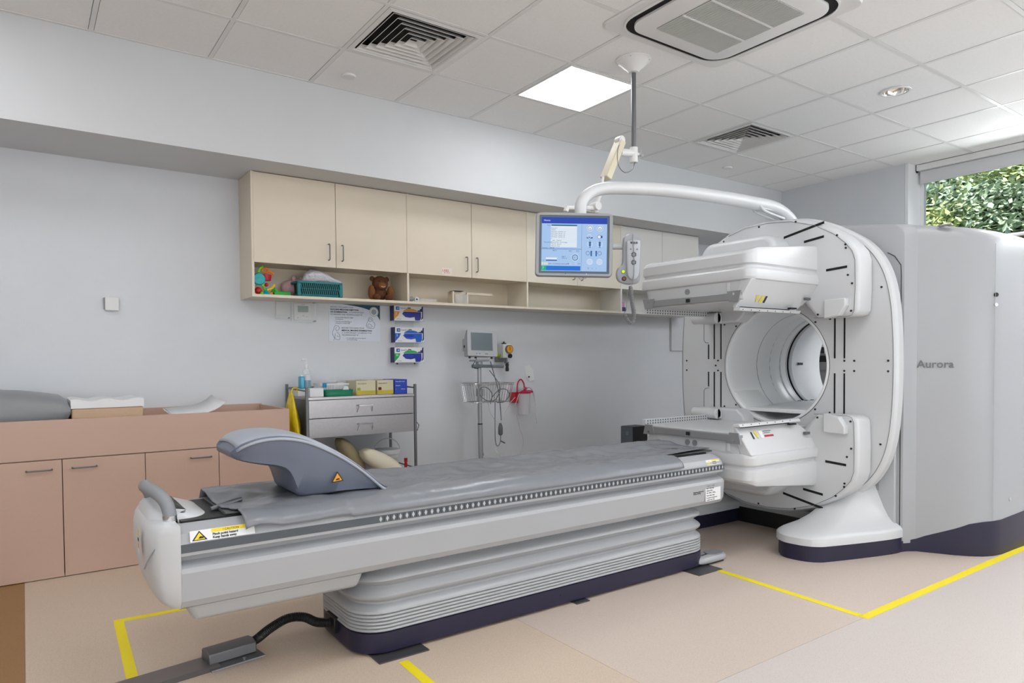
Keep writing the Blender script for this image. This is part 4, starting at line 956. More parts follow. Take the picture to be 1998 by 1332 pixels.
# ------------------------------------------------------------------ hanging screen on the arm
MC = W(1119.5, 479, Y=-1.75)
Mr = Matrix.Translation(MC) @ Matrix.Rotation(-YAW, 4, 'Z') @ Matrix.Rotation(rad(1.4), 4, 'Y') @ Matrix.Rotation(rad(-2), 4, 'X')
# local frame: x right, z up, -y towards the viewer
mon = thing('hanging_screen', 'blue-screened touch display with grey frame hanging from the curved arm', 'screen', (MC.x, MC.y, MC.z-.16))
hw, hh_ = .191, .157
fr_ = B(Mr); o1 = rrect(-hw, hw, -hh_, hh_, .018, 5); i1 = rrect(-hw+.017, hw-.017, -hh_+.013, hh_-.013, .004, 5)
fr_.loft([[(x, -.024, z) for x, z in i1], [(x, -.028, z) for x, z in i1], [(x*.985, -.028, z*.985) for x, z in o1], [(x, -.022, z) for x, z in o1], [(x, .012, z) for x, z in o1], [(x*.9, .03, z*.9) for x, z in o1], [(0+x*.01, .03, z*.01) for x, z in o1]], cap=False)
obj('bezel', fr_, mat('bezel_grey', (146, 148, 152), .4), mon, ang=35)
obj('inner_bezel', B(Mr).box(-hw+.016, hw-.016, -.0245, -.02, -hh_+.012, hh_-.012), mat('slate_bezel', (72, 88, 104), .3), mon, ang=0)
def smat(n, c, e=1.0):
    m = mat(n, c, .4, emit=e); q_ = m.node_tree.nodes['Principled BSDF']; q_.inputs['Base Color'].default_value = (.02, .02, .02, 1); q_.inputs['Specular IOR Level'].default_value = .1; return m
SB = smat('screen_pale_blue', (168, 200, 240)); SD = smat('screen_royal_blue', (14, 62, 176)); SM = smat('screen_mid_blue', (0, 112, 214)); SW = smat('screen_white', (226, 236, 248)); SI = smat('screen_ink', (40, 70, 110)); ST = smat('screen_teal', (18, 110, 132)); SG = smat('screen_green', (12, 176, 132)); SN = smat('screen_icon_blue', (10, 84, 150)); SC_ = smat('screen_cream', (226, 226, 196)); SL = smat('screen_soft_blue', (196, 216, 244))
sx0, sx1, sz0, sz1 = -.162, .162, -.132, .134
scr = obj('display', B(Mr).box(sx0, sx1, -.0252, -.0244, sz0, sz1), SB, mon, ang=0)
def S(u, v, o=0): return Mr @ Vector((sx0+(sx1-sx0)*u, -.0254-o, sz1-(sz1-sz0)*v))
def sr(u0, v0, u1, v1, m, o=.0002, nm='screen_field'): return obj(nm, B().quad(S(u0, v1, o), S(u1, v1, o), S(u1, v0, o), S(u0, v0, o)), m, scr, ang=0)
XD = Mr.to_3x3() @ Vector((1, 0, 0)); UD = Mr.to_3x3() @ Vector((0, 0, 1))
def stx(u, v, s_, z, m=None): return text('screen_text', s_, m or SI, S(u, v, .0006), XD, UD, z, scr, depth=.0001)
sr(0, 0, 1, .115, SD); stx(.03, .075, 'Home', .013, SW)
sr(.61, .125, .613, 1, SN); sr(0, .585, .61, .592, SN)
sr(0, .905, .60, .99, SM); sr(0, .905, .075, .99, SG, .0004); stx(.02, .965, '?', .018, SW)
sr(.15, .135, .54, .16, ST); sr(.14, .163, .54, .555, SW)
stx(.085, .158, 'Exam', .008)
for k, s_ in enumerate(('Reg name', 'Patient', 'Perfusion  stomach  cx', 'Perf chest  thorax  ds', 'Perf chest  thorax  ds', 'Perf bone  thorax  ds', 'F', '   Abd   Thyroid')): stx(.145, .21+.033*k, s_, .0078)
for k in range(8): sr(.14, .222+.033*k, .54, .2235+.033*k, SB, .0003)
stx(.035, .475, 'Personalised', .0078)
for k, s_ in enumerate(('Thyroid Pat.  Conc.Image', 'Thyroid  Report', 'Thyroid  Scan')): stx(.145, .475+.033*k, s_, .0078)
stx(.01, .58, 'Position:  LARGE', .0085)
stx(.17, .63, '403.5', .0095); stx(.42, .635, '40.5', .009); stx(.53, .635, '40.3', .009)
sr(.07, .75, .24, .82, SW); sr(.07, .79, .24, .80, SM, .0003); sr(.07, .80, .24, .815, SN, .0004)
stx(.31, .745, '584.7', .009); stx(.31, .77, 'Table out', .007); stx(.02, .815, '10', .008)
sr(.0, .84, .03, .885, SC_); sr(.038, .84, .07, .885, SC_); sr(.076, .84, .10, .885, SC_)
stx(.11, .877, 'NMC  10 27/04/2022 3:44:29.000 PM', .0068); stx(.39, .87, 'LAP', .007); stx(.56, .87, 'RAP', .007)
def sring(u, v, r, m, wd=.0012):
    c = Mr.inverted() @ S(u, v, .0004); b = B(Mr); b.tube([(c.x+r*cos(2*pi*k/24), c.y, c.z+r*sin(2*pi*k/24)) for k in range(24)], wd, 4, closed=True); return obj('screen_ring', b, m, scr)
def sdot(u, v, r, m):
    c = Mr.inverted() @ S(u, v, .0005); return obj('screen_dot', B(Mr).add([(c.x+r*cos(2*pi*k/20), c.y, c.z+r*sin(2*pi*k/20)) for k in range(20)], [tuple(range(20))]), m, scr, ang=0)
sring(.515, .745, .0135, SI, .0016); sring(.515, .745, .018, SW); stx(.497, .757, '0\u00b0', .009)
sring(.445, .862, .005, SL); sring(.525, .862, .005, SL)
for u in (.74, .89):
    sdot(u, .195, .0155, SW); sring(u, .195, .0115, SI); sdot(u, .205, .004, SN)
    sring(u, .49, .013, SW); 
    sr(u-.012, .455, u+.012, .555, SN, .0006, 'person_icon'); sdot(u, .445, .0045, SN)
    obj('arrow_icon', B().add([S(u-.028, .46, .0007), S(u+.028, .46, .0007), S(u, .425, .0007)], [(0, 1, 2)]), SN, scr, ang=0)
    sdot(u+.0, .82, .013, SL); sring(u, .82, .014, SW)
sr(.69, .36, .78, .385, SN); sring(.73, .345, .009, SW); sdot(.88, .355, .008, SW); sr(.905, .33, .93, .375, SN); sring(.88, .355, .009, SI, .0008)
sring(.71, .66, .009, SI, .001); sr(.752, .64, .772, .715, SN); sdot(.762, .63, .0042, SN); sr(.828, .64, .848, .715, SN); sdot(.838, .63, .0042, SN); sring(.89, .66, .009, SI, .001)
stx(.71, .955, '2    --    /', .012)
obj('power_light', B(Mr).cyl((.062, -.0275, -.1455), (.062, -.0285, -.1455), .002, n=10), SW, mon)
obj('power_button', B(Mr).cyl((-.042, -.0275, -.1455), (-.042, -.0285, -.1455), .002, n=10), BLACK, mon)
obj('hook', B(Mr).tube(smooth([(.03, 0, -.155), (.03, -.005, -.166), (.05, -.012, -.167), (.065, -.012, -.162)], 4), .0025, 6), PLASG, mon)
# side bracket and hand controller
obj('side_bracket', B(Mr).tube([(.185, .01, .0), (.245, .01, .0)], .0145, 14), PLASG, mon)
def L(px, py): return ((px-1119.5)/386.0, -(py-479)/386.0)
ho = [L(px, py) for px, py in ((1212, 512), (1213, 470), (1216, 462), (1222, 457), (1230, 455), (1240, 458), (1245, 465), (1247, 475), (1247, 530), (1246, 545), (1240, 551), (1225, 553), (1210, 550), (1203, 543), (1201, 532), (1204, 522))]
ho = [(v.x, v.y) for v in smooth([(a, b_, 0) for a, b_ in ho], 3, closed=True)]
obj('controller_cradle', B(Mr).loft([[(x, -.004, z) for x, z in ho], [(x, -.02, z) for x, z in ho], [(.29+(x-.29)*.9, -.028, -.05+(z+.05)*.95) for x, z in ho]]), mat('cradle_grey', (150, 153, 158), .4), mon, ang=50)
def knob(px, py, r, m, nm, y=-.03, parent=None): 
    x, z = L(px, py); return obj(nm, B(Mr).cyl((x, y+.006, z), (x, y-.002, z), r, n=20), m, parent or mon)
k1 = knob(1213.7, 529.5, .0105, STEELD, 'green_button_ring'); knob(1213.7, 529.5, .0075, smat('lit_green', (190, 240, 30), 1.2), 'green_button', -.0325)
k1 = knob(1215.5, 543, .0115, BLACK, 'stop_button_ring'); knob(1215.5, 543, .007, mat('brown_red', (120, 60, 50), .4), 'stop_button', -.0325)
hc = thing('hand_controller', 'grey keypad hand controller clipped beside the hanging screen, with coiled cord', 'hand controller', Mr @ Vector((.288, -.03, -.16)))
hp = [L(px, py) for px, py in ((1221, 471), (1242, 470), (1244, 480), (1243.5, 520), (1241, 538), (1235, 545), (1228, 545), (1222, 538), (1220, 520), (1219, 480))]
hp = [(v.x, v.y) for v in smooth([(a, b_, 0) for a, b_ in hp], 3, closed=True)]
obj('body', B(Mr).loft([[(x, -.0285, z) for x, z in hp], [(x, -.046, z) for x, z in hp], [(.29+(x-.29)*.88, -.050, -.07+(z+.07)*.96) for x, z in hp]]), mat('controller_grey', (168, 172, 178), .4), hc, ang=50)
for (cx_, cy_, n_k, r_) in ((1232, 498, 8, .0135), (1232, 513, 8, .0135)):
    x, z = L(cx_, cy_)
    for k in range(n_k):
        a = 2*pi*(k+.5)/n_k; obj('key', B(Mr).lathe((x+r_*.72*cos(a), -.0515, z+r_*.72*sin(a)), [(.0038, 0), (.0034, -.0014), (.0003, -.0016)], 'y', 10), mat('key_dark', (78, 82, 88), .5), hc)
for px in (1227, 1232, 1237): x, z = L(px, 475.5); obj('key', B(Mr).box(x-.005, x+.005, -.053, -.0505, z-.0045, z+.0045), MATS['key_dark'], hc, bevel=.0012)
for px in (1226, 1238): x, z = L(px, 488); obj('key', B(Mr).cyl((x, -.0505, z), (x, -.053, z), .003, n=10), MATS['key_dark'], hc)
wp = [L(px, py) for px, py in ((1229.5, 460), (1229, 470), (1231, 490), (1232, 515), (1232, 535), (1230, 550), (1229, 556))]
obj('lead', B(Mr).tube(smooth([(x, -.058, z) for x, z in wp], 4), .0022, 6), STEELD, hc)
cp_ = smooth([(x, -.02, z) for x, z in [L(px, py) for px, py in ((1229, 556), (1230.5, 575), (1233, 592), (1236, 608), (1236, 620), (1230, 627), (1223, 621), (1218.5, 610))]], 10)
cp_ = samp(cp_, 300); coil = []
for k, p in enumerate(cp_):
    t_ = (cp_[min(k+1, 299)]-cp_[max(k-1, 0)]).normalized(); n1 = Vector((0, 1, 0)); n2 = t_.cross(n1); a = k*2*pi/7.5; rr_ = .0088*min(1, k/8+.3, (299-k)/8+.3)
    coil.append(p+(n1*cos(a)+n2*sin(a))*rr_)
obj('coiled_cord', B(Mr).tube(coil, .0026, 5), mat('cord_grey', (112, 114, 116), .45), hc)
obj('thin_lead', B(Mr).tube(smooth([(x, -.012, z) for x, z in [L(px, py) for px, py in ((1227, 556), (1225, 568), (1222.5, 580), (1222, 600), (1218, 608))]], 5), .0016, 6), STEELD, hc)

# ------------------------------------------------------------------ stainless trolley
tr = thing('trolley', 'stainless steel two-drawer trolley standing against the wall', 'trolley', (1.58, .32, 0))
TX0, TX1, TY0, TY1 = 1.193, 1.975, .10, .53
for x in (TX0-.016, TX1): 
    for y in (TY0-.002, TY1-.014): obj('post', B().box(x, x+.017, y, y+.017, .09, .962 if y < .3 else .972), STEELD, tr, bevel=.001, seg=1)
obj('worktop', B().box(TX0, TX1, TY0+.002, TY1, .874, .892), STEEL, tr, bevel=.002)
for y in (TY0+.008, TY1-.006): 
    if y > .3: obj('guard_rail', B().cyl((TX0, y, .945), (TX1, y, .945), .005), STEELD, tr)
for x in (TX0-.008, TX1+.008): obj('guard_rail', B().cyl((x, TY0+.008, .935), (x, TY1-.006, .945), .0055), STEELD, tr)
obj('drawer_case', B().box(TX0+.002, TX1-.002, TY0+.03, TY1, .620, .874), STEELD, tr, ang=0)
for z0, z1 in ((.752, .871), (.620, .747)):
    dr = obj('drawer', B().box(TX0+.004, TX1-.004, TY0+.004, TY0+.028, z0, z1), STEEL, tr, bevel=.001, seg=1)
    zc = z0+(z1-z0)*.62; h = B(); xc_ = 1.59
    h.tube([(xc_-.055, TY0+.006, zc-.045), (xc_-.05, TY0-.022, zc), (xc_+.05, TY0-.022, zc), (xc_+.055, TY0+.006, zc-.045)], .0035, 8)
    h.box(xc_-.05, xc_+.05, TY0-.026, TY0-.016, zc-.004, zc+.004); obj('handle', h, CHROME, dr)
obj('lower_shelf', B().box(TX0, TX1, TY0+.004, TY1, .292, .305), STEEL, tr, bevel=.002)
obj('lower_rail', B().cyl((TX1+.008, TY0+.008, .35), (TX1+.008, TY1-.006, .355), .005), STEELD, tr)
for x in (TX0-.008, TX1+.008):
    for y in (TY0+.006, TY1-.006):
        cs = obj('castor', B().cyl((x-.011, y, .04), (x+.011, y, .04), .04, n=20), BLACK, tr); obj('fork', B().box(x-.015, x+.015, y-.012, y+.012, .04, .09), STEELD, cs)
obj('side_hook', B().tube([(TX1+.016, TY0+.01, .69), (TX1+.035, TY0, .66), (TX1+.018, TY0, .62)], .003, 6), BLACK, tr)
ZT = .8922
# sanitiser bottles
bo = thing('pump_bottle', 'clear pump bottle half full of blue liquid on the trolley', 'bottle', (1.275, .38, ZT+.052))
tag(obj('glove_carton', B().box(1.20, 1.37, .33, .50, ZT, ZT+.050), WHITE, bevel=.002), 'flat white carton under the pump bottle on the trolley', 'box')
zb = ZT+.0505
BASE[bo.name] = Vector((1.285, .40, zb)); bo.location = (1.285, .40, zb)
bx, by_ = 1.285, .40
obj('shell', B().lathe((bx, by_, zb), [(.03, 0), (.031, .01), (.031, .10), (.026, .122), (.013, .135), (.011, .145)], n=24), mat('bottle_plastic', (235, 242, 246), .08, alpha=.3), bo)
obj('liquid', B().lathe((bx, by_, zb), [(.0285, .002), (.0292, .01), (.0292, .055)], n=24), mat('blue_gel', (8, 112, 140), .15), bo)
obj('label', B().lathe((bx, by_, zb), [(.0314, .058), (.0314, .098)], n=24, cap=False), mat('label_white', (214, 216, 222), .5), bo)
obj('pump', B().lathe((bx, by_, zb), [(.013, .143), (.014, .165), (.006, .17), (.005, .195), (.008, .197), (.008, .207)], n=16).tube([(bx, by_, zb+.203), (bx-.03, by_-.01, zb+.204), (bx-.034, by_-.011, zb+.196)], .0045, 8), WHITE, bo)
b2 = thing('liquid_bottle', 'turquoise bottle standing left of the clear pump bottle', 'bottle', (1.236, .36, zb)); obj('shell', B().box(1.222, 1.250, .335, .39, zb, zb+.085), mat('turquoise_gel', (20, 160, 196), .15), b2, bevel=.006, seg=3); obj('cap', B().box(1.227, 1.245, .35, .375, zb+.0855, zb+.095), WHITE, b2, bevel=.002)
b3 = thing('small_bottle', 'small bottle with a light blue cap near the middle of the trolley', 'bottle', (1.385, .40, ZT)); obj('shell', B().lathe((1.385, .315, ZT), [(.016, 0), (.017, .04), (.009, .055)], n=16), CLEARP, b3); obj('cap', B().lathe((1.385, .315, ZT), [(.012, .056), (.014, .06), (.014, .085), (.012, .087)], n=16), mat('sky_blue_plastic', (40, 150, 204), .4), b3)
tag(obj('dressing_box', B().box(1.225, 1.32, .16, .25, ZT, ZT+.058), WHITE, bevel=.002), 'small white dressing box at the left front of the trolley', 'box')
gtray = thing('kidney_tray', 'green plastic tray on the trolley worktop', 'tray', (1.44, .24, ZT)); P_ = rrect(1.335, 1.545, .17, .29, .03)
def sc_(P, f, z): cx_ = 1.44; cy_ = .23; return [(cx_+(x-cx_)*f, cy_+(y-cy_)*f, z) for x, y in P]
obj('dish', B().loft([sc_(P_, .9, ZT), sc_(P_, .96, ZT+.012), sc_(P_, .95, ZT+.018), sc_(P_, 1.0, ZT+.042), sc_(P_, .97, ZT+.042), sc_(P_, .9, ZT+.014)], cap=True), GREEN, gtray, ang=40)
obj('tape_roll', B().cyl((1.51, .235, ZT+.045), (1.51, .265, ZT+.045), .02), WHITE, gtray)
wbk = thing('slotted_basket', 'white slotted basket behind the green tray on the trolley', 'basket', (1.46, .42, ZT))
wb = B(); wb.box(1.36, 1.585, .34, .343, ZT, ZT+.008).box(1.36, 1.585, .34, .343, ZT+.07, ZT+.082)
for k in range(28): x = 1.36+.225*k/27; wb.box(x-.0018, x+.0018, .34, .343, ZT+.008, ZT+.07)
wb.box(1.36, 1.363, .343, .47, ZT, ZT+.082).box(1.582, 1.585, .343, .47, ZT, ZT+.082).box(1.36, 1.585, .467, .47, ZT, ZT+.082).box(1.36, 1.585, .343, .467, ZT, ZT+.004)
obj('walls', wb, CLEARP if False else WHITE, wbk, ang=0, kind='stuff'); obj('contents', B().lathe((1.46, .41, ZT+.006), [(.03, 0), (.035, .07), (.055, .085), (.056, .095), (.04, .097)], n=24), CLEARP, wbk)
IV = mat('ivory_card', (204, 196, 164), .6); OL = mat('olive_yellow_card', (190, 172, 40), .6)
for k, (x0, x1, lab) in enumerate(((1.575, 1.722, 'ivory and yellow glove carton next to the green tray'), (1.735, 1.862, 'ivory and yellow glove carton next to the blue box'))):
    bxo = thing('glove_box', lab, 'box', ((x0+x1)/2, .33, ZT), 'cartons on the trolley'); z1 = ZT+.1
    obj('carton', B().box(x0, x1, .21, .40, ZT, z1), IV, bxo, bevel=.001, seg=1)
    obj('yellow_band', B().box(x0, x1, .2088, .2098, ZT+.004, ZT+.028), OL, bxo, ang=0); obj('logo', B().box(x0+.008, x0+.032, .2086, .2096, ZT+.03, ZT+.05), mat('lime_card', (140, 160, 40), .6) if k == 0 else BR, bxo, ang=0)
    obj('opening', B().prism([((x0+x1)/2+.045*cos(a), .30+.03*sin(a)) for a in [2*pi*q/20 for q in range(20)]], 'z', z1, z1+.0008), mat('grey_slot', (110, 108, 100), .8), bxo, ang=0)
    text('lettering', 'Exam gloves', INKG, (x0+.012, .2084, ZT+.075), (1, 0, 0), (0, 0, 1), .013, bxo)
bb = thing('glove_box', 'bright blue carton at the right end of the trolley worktop', 'box', (1.95, .33, ZT)); obj('carton', B().box(1.868, 1.968, .20, .40, ZT, ZT+.103), BLUE, bb, bevel=.001, seg=1)
text('lettering', 'Disposable masks', WHITE, (1.874, .1985, ZT+.085), (1, 0, 0), (0, 0, 1), .0105, bb); text('lettering', 'Standard', WHITE, (1.876, .1985, ZT+.055), (1, 0, 0), (0, 0, 1), .010, bb); text('lettering', 'L', WHITE, (1.876, .1985, ZT+.03), (1, 0, 0), (0, 0, 1), .009, bb)
text('lettering', '50 pieces', WHITE, (1.918, .1985, ZT+.03), (1, 0, 0), (0, 0, 1), .009, bb)
# yellow bag hanging on the left rail
yb = []
for k in range(16):
    t_ = k/15; z = .925-.40*t_; hwd = .02+.125*min(1, t_*1.5)**.7*(1-.12*max(0, t_-.8)/.2); hd = .006+.03*min(1, t_*2)
    yb.append([(1.135+hd*sin(2*pi*q/28)*(1+.25*sin(q*1.9+t_*3)), .275+hwd*cos(2*pi*q/28), z-.02*t_*sin(2*pi*q/28+.5)) for q in range(28)])
ybg = thing('waste_bag', 'bright yellow waste bag hanging from the left rail of the trolley', 'bag', (1.135, .27, .52)); obj('bag', B().loft(yb), YELB, ybg, ang=70)
obj('tie', B().tube(smooth([(1.135, .27, .925), (1.15, .275, .95), (1.185, .28, .947), (1.17, .28, .92)], 4), .005, 6), YELB, ybg)
# lower shelf things
pw = thing('pillow', 'cream folded pillow lying on the lower shelf of the trolley', 'pillow', (1.68, .3, .306)); PWm = mat('cream_cotton', (226, 220, 196), .85, noise=.03, nscale=8)
def pil(cx_, cy_, cz_, L_, Wd, T_, rz, ry):
    M = Matrix.Translation((cx_, cy_, cz_)) @ Matrix.Rotation(rz, 4, 'Z') @ Matrix.Rotation(ry, 4, 'Y'); b = B(M); rg_ = []
    for k in range(17):
        u = -1+2*k/16; e = (1-abs(u)**3)**.5 if abs(u) < 1 else .02; e = max(e, .06)
        rg_.append([(u*L_/2, Wd/2*(.55+.45*e)*(abs(cos(a))**.6)*(1 if cos(a) > 0 else -1), T_/2*e*sin(a)) for a in [2*pi*q/24 for q in range(24)]])
    return b.loft(rg_)
obj('cushion', pil(1.75, .20, .405, .34, .17, .12, 0, rad(30)), PWm, pw, ang=70)
tag(obj('pillow_in_shade', pil(1.60, .40, .447, .30, .2, .10, 0, rad(55)), mat('buff_cotton', (190, 178, 140), .85), ang=70), 'buff pillow propped steeply behind the cream pillow', 'pillow')
tag(obj('yellow_ball', B().ball((1.50, .20, .325), .022, .022, .02), YEL, ang=60), 'small yellow cap on the lower trolley shelf behind the leg support', 'cap')
bu = thing('bucket', 'white lidded bucket with a wire handle on the lower trolley shelf', 'bucket', (1.876, .37, .306)); ux, uy = 1.876, .37
obj('tub', B().lathe((ux, uy, .306), [(.082, 0), (.088, .10), (.09, .128)], n=32), mat('white_bucket_plastic', (214, 216, 216), .4), bu)
obj('lid', B().lathe((ux, uy, .434), [(.097, 0), (.102, .004), (.104, .03), (.098, .036), (.05, .038), (.001, .040)], n=32), MATS['white_bucket_plastic'], bu)
obj('bow_handle', B().tube([(ux+.105*cos(a), uy-.01, .455+.095*sin(a)) for a in [pi*q/20 for q in range(21)]], .0042, 8), mat('handle_white', (190, 192, 192), .4), bu)
obj('label', B().lathe((ux, uy, .0), [(.0895, .33), (.0905, .41)], n=32, cap=False), mat('bucket_label', (196, 200, 200), .5), bu)
for k in range(3): obj('label_mark', B().box(ux-.035+.03*k, ux-.02+.03*k, uy-.0925, uy-.0915, .355, .368), INK, bu, ang=0)
text('lettering', 'SHARPS', INKG, (ux-.04, uy-.0935, .385), (1, 0, 0), (0, 0, 1), .016, bu)
rb_ = thing('red_bottle', 'red bottle standing by the right posts on the lower trolley shelf', 'bottle', (1.985, .25, .306)); obj('shell', B().lathe((2.005-.03, .25, .306), [(.012, 0), (.012, .055), (.010, .07)], n=14), RED, rb_); obj('cap', B().lathe((1.975, .25, .376), [(.013, .001), (.013, .03)], n=14), RED, rb_)

# ------------------------------------------------------------------ patient monitor on its stand
VY = .28
vs = thing('vital_signs_stand', 'rolling pole stand with wire basket and small patient monitor on top', 'monitor stand', (2.65, VY, 0))
PG = mat('pole_grey', (158, 160, 164), .35, metal=.3)
obj('lower_pole', B().cyl((2.665, VY, .06), (2.657, VY, .62), .019), PG, vs); obj('upper_pole', B().cyl((2.657, VY, .62), (2.652, VY, 1.09), .0165), PG, vs)
obj('joint_ring', B().cyl((2.657, VY, .612), (2.657, VY, .622), .0195), BLACK, vs)
for k in range(5):
    a = 2*pi*k/5+.3; e = (2.665+.25*cos(a), VY+.02+.25*sin(a)*.9)
    lg = obj('leg', B().tube([(2.665, VY, .075), (e[0], e[1], .06)], [.016, .012], 8), PG, vs); obj('castor', B().cyl((e[0]-.01, e[1], .028), (e[0]+.01, e[1], .028), .028, n=16), BLACK, lg)
obj('cross_handle', B().cyl((2.575, VY-.02, 1.083), (2.655, VY-.02, 1.083), .015).cyl((2.655, VY-.02, 1.083), (2.875, VY-.02, 1.078), .0125), mat('slate_handle', (108, 118, 124), .4), vs)
# monitor head
Mv = Matrix.Translation((2.655, VY-.03, 1.262)) @ Matrix.Rotation(rad(-14), 4, 'Z') @ Matrix.Rotation(rad(-9), 4, 'X') @ Matrix.Rotation(rad(2), 4, 'Y')
vm_ = obj('monitor_case', B(Mv).loft([[(x, -.03, z) for x, z in rrect(-.125, .125, -.105, .105, .01)], [(x, -.012, z) for x, z in rrect(-.128, .128, -.108, .108, .012)], [(x-.01, .02, z) for x, z in rrect(-.115, .115, -.10, .09, .012)], [(x-.015, .09, z-.01) for x, z in rrect(-.10, .10, -.085, .07, .012)]]), PLAS, vs, ang=35)
obj('screen', B(Mv).box(-.095, .085, -.0318, -.030, -.06, .083), mat('dim_grey_screen', (84, 98, 104), .25), vm_, ang=0)
obj('front_button', B(Mv).box(-.055, -.045, -.032, -.03, -.088, -.083).box(-.03, -.02, -.032, -.03, -.088, -.083), BLUE, vm_, ang=0)
obj('front_button', B(Mv).box(.02, .045, -.032, -.03, -.09, -.083), INKG, vm_, ang=0)
obj('rear_module', B(Mv).box(-.128, -.105, .0, .10, -.05, .05), PLASG, vm_, bevel=.006)
sm_ = obj('socket', B(Mv).cyl((-.132, .04, -.02), (-.128, .04, -.02), .012, n=14), BLACK, vm_)
for dx in (-.10, -.05, .085): obj('foot', B(Mv).cyl((dx, .0, -.105), (dx, .0, -.12), .009, n=12), BLACK, vm_)
obj('mount_plate', B().box(2.59, 2.72, VY-.05, VY+.05, 1.12, 1.135).cyl((2.652, VY, 1.08), (2.652, VY, 1.12), .028), PG, vs, bevel=.002)
# wire basket
wbx0, wbx1, wby0, wby1, wbz0, wbz1 = 2.52, 2.915, VY-.12, VY+.10, .795, .945
wr_ = obj('basket_ring', B().tube([(x, y, wbz1) for x, y in rrect(wbx0-.01, wbx1+.01, wby0-.01, wby1+.01, .04)], .003, 6, closed=True).tube([(x, y, wbz1-.012) for x, y in rrect(wbx0-.006, wbx1+.006, wby0-.006, wby1+.006, .04)], .002, 6, closed=True).tube([(x, y, wbz0) for x, y in rrect(wbx0+.02, wbx1-.02, wby0+.02, wby1-.02, .04)], .003, 6, closed=True), CHROME, vs)
wv = B()
o_ = samp([Vector((x, y, 0)) for x, y in rrect(wbx0-.006, wbx1+.006, wby0-.006, wby1+.006, .04)+[rrect(wbx0-.006, wbx1+.006, wby0-.006, wby1+.006, .04)[0]]], 47)
for a in o_[:-1]:
    cxx, cyy = (wbx0+wbx1)/2, (wby0+wby1)/2; fx, fy = (wbx1-wbx0-.04)/(wbx1-wbx0+.012), (wby1-wby0-.04)/(wby1-wby0+.012)
    wv.tube([(a.x, a.y, wbz1), (cxx+(a.x-cxx)*fx, cyy+(a.y-cyy)*fy, wbz0)], .0017, 5)
for k in range(9): y = wby0+.03+.16*k/8; wv.tube([(wbx0+.02, y, wbz0), (wbx1-.02, y, wbz0)], .0016, 5)
obj('basket_wire', wv, CHROME, vs, kind='stuff')
obj('basket_clamp', B().box(2.63, 2.68, VY-.02, VY+.02, .84, .90), PG, vs, bevel=.003)
CG = mat('cable_grey', (96, 98, 102), .5)
def ck(n, pts, r=.0035, m=CG): 
    q = [W(px, py, Y=yy) for px, py, yy in pts]; return obj(n, B().tube(smooth([(p.x, p.y, p.z) for p in q], 6), r, 6), m, vs)
ck('cable', [(957, 705, .25), (972, 760, .22), (976, 790, .2), (978, 820, .2)], .004)
ck('cable', [(955, 722, .25), (975, 752, .22), (968, 778, .22), (952, 782, .24), (936, 770, .22), (938, 757, .2), (950, 756, .2), (960, 768, .2), (958, 782, .22)])
ck('cable', [(970, 785, .2), (985, 783, .2), (993, 770, .2), (988, 760, .2), (975, 760, .2), (960, 775, .2), (957, 788, .2)])
ck('cable', [(966, 785, .2), (966, 840, .19), (967, 862, .19), (971, 870, .19), (976, 862, .19), (977, 848, .19)])
ck('white_tube', [(952, 784, .3), (958, 808, .3), (975, 826, .33), (982, 808, .36), (992, 790, .4), (1005, 775, .45)], .003, CLEARP)
ck('white_tube', [(966, 866, .2), (969, 880, .2), (978, 894, .2)], .003, CLEARP)
c = W(976.5, 838, Y=.2); obj('inline_plug', B().lathe((c.x, c.y, c.z-.045), [(.010, 0), (.019, .012), (.019, .06), (.014, .085), (.007, .10)], n=18), mat('plug_grey', (86, 88, 92), .4), vs)
a, b_ = W(977, 860, Y=.19), W(985, 864, Y=.19); obj('plug_tip', B().cyl(a, b_, .006, n=10), mat('plug_grey', (86, 88, 92)), vs)
ck('cable', [(930, 700, .25), (923, 712, .25), (926, 718, .25), (933, 719, .25)], .003, BLACK)
ck('power_cable', [(934, 735, .3), (933, 800, .3), (936, 850, .3), (943, 888, .3)], .004, BLACK)

# ------------------------------------------------------------------ suction unit on the wall
WY = .579
su = thing('suction_regulator', 'wall suction regulator with a yellow gauge behind the patient monitor', 'regulator', (3.06, .5, 1.15))
a, b_ = W(967, 675, Y=.56), W(985, 706, Y=.56)
obj('wall_panel', B().box(a.x, b_.x+.02, .545, WY, b_.z, a.z), mat('panel_grey', (120, 122, 128), .4), su, bevel=.003)
g_ = W(992, 681, Y=.45)
obj('regulator_body', B().box(g_.x-.05, g_.x+.035, .455, .56, g_.z-.075, g_.z+.045), mat('regulator_white', (208, 208, 204), .35), su, bevel=.008, seg=3)
gg = obj('gauge_rim', B().cyl((g_.x+.005, .436, g_.z), (g_.x+.005, .456, g_.z), .036, n=28), STEELD, su); obj('gauge_face', B().cyl((g_.x+.005, .434, g_.z), (g_.x+.005, .437, g_.z), .030, n=28), ORG, gg)
obj('gauge_needle', B().box(g_.x+.003, g_.x+.007, .4325, .4342, g_.z-.01, g_.z+.02), BLACK, gg, ang=0)
obj('control_knob', B().cyl((g_.x+.015, .44, g_.z-.058), (g_.x+.015, .46, g_.z-.058), .019, n=16), BLACK, su); obj('top_knob', B().lathe((g_.x-.012, .5, g_.z+.045), [(.02, 0), (.022, .008), (.008, .012), (.006, .022)], n=16), BLACK, su)
obj('outlet', B().cyl((g_.x+.0, .48, g_.z-.075), (g_.x+.0, .48, g_.z-.12), .008, n=12).cyl((g_.x-.02, .48, g_.z-.115), (g_.x+.02, .48, g_.z-.115), .006, n=10), STEELD, su)
obj('outlet_nozzle', B().lathe((g_.x+.006, .48, g_.z-.19), [(.014, 0), (.016, .02), (.012, .04), (.016, .055), (.010, .072)], n=16), BLACK, su)
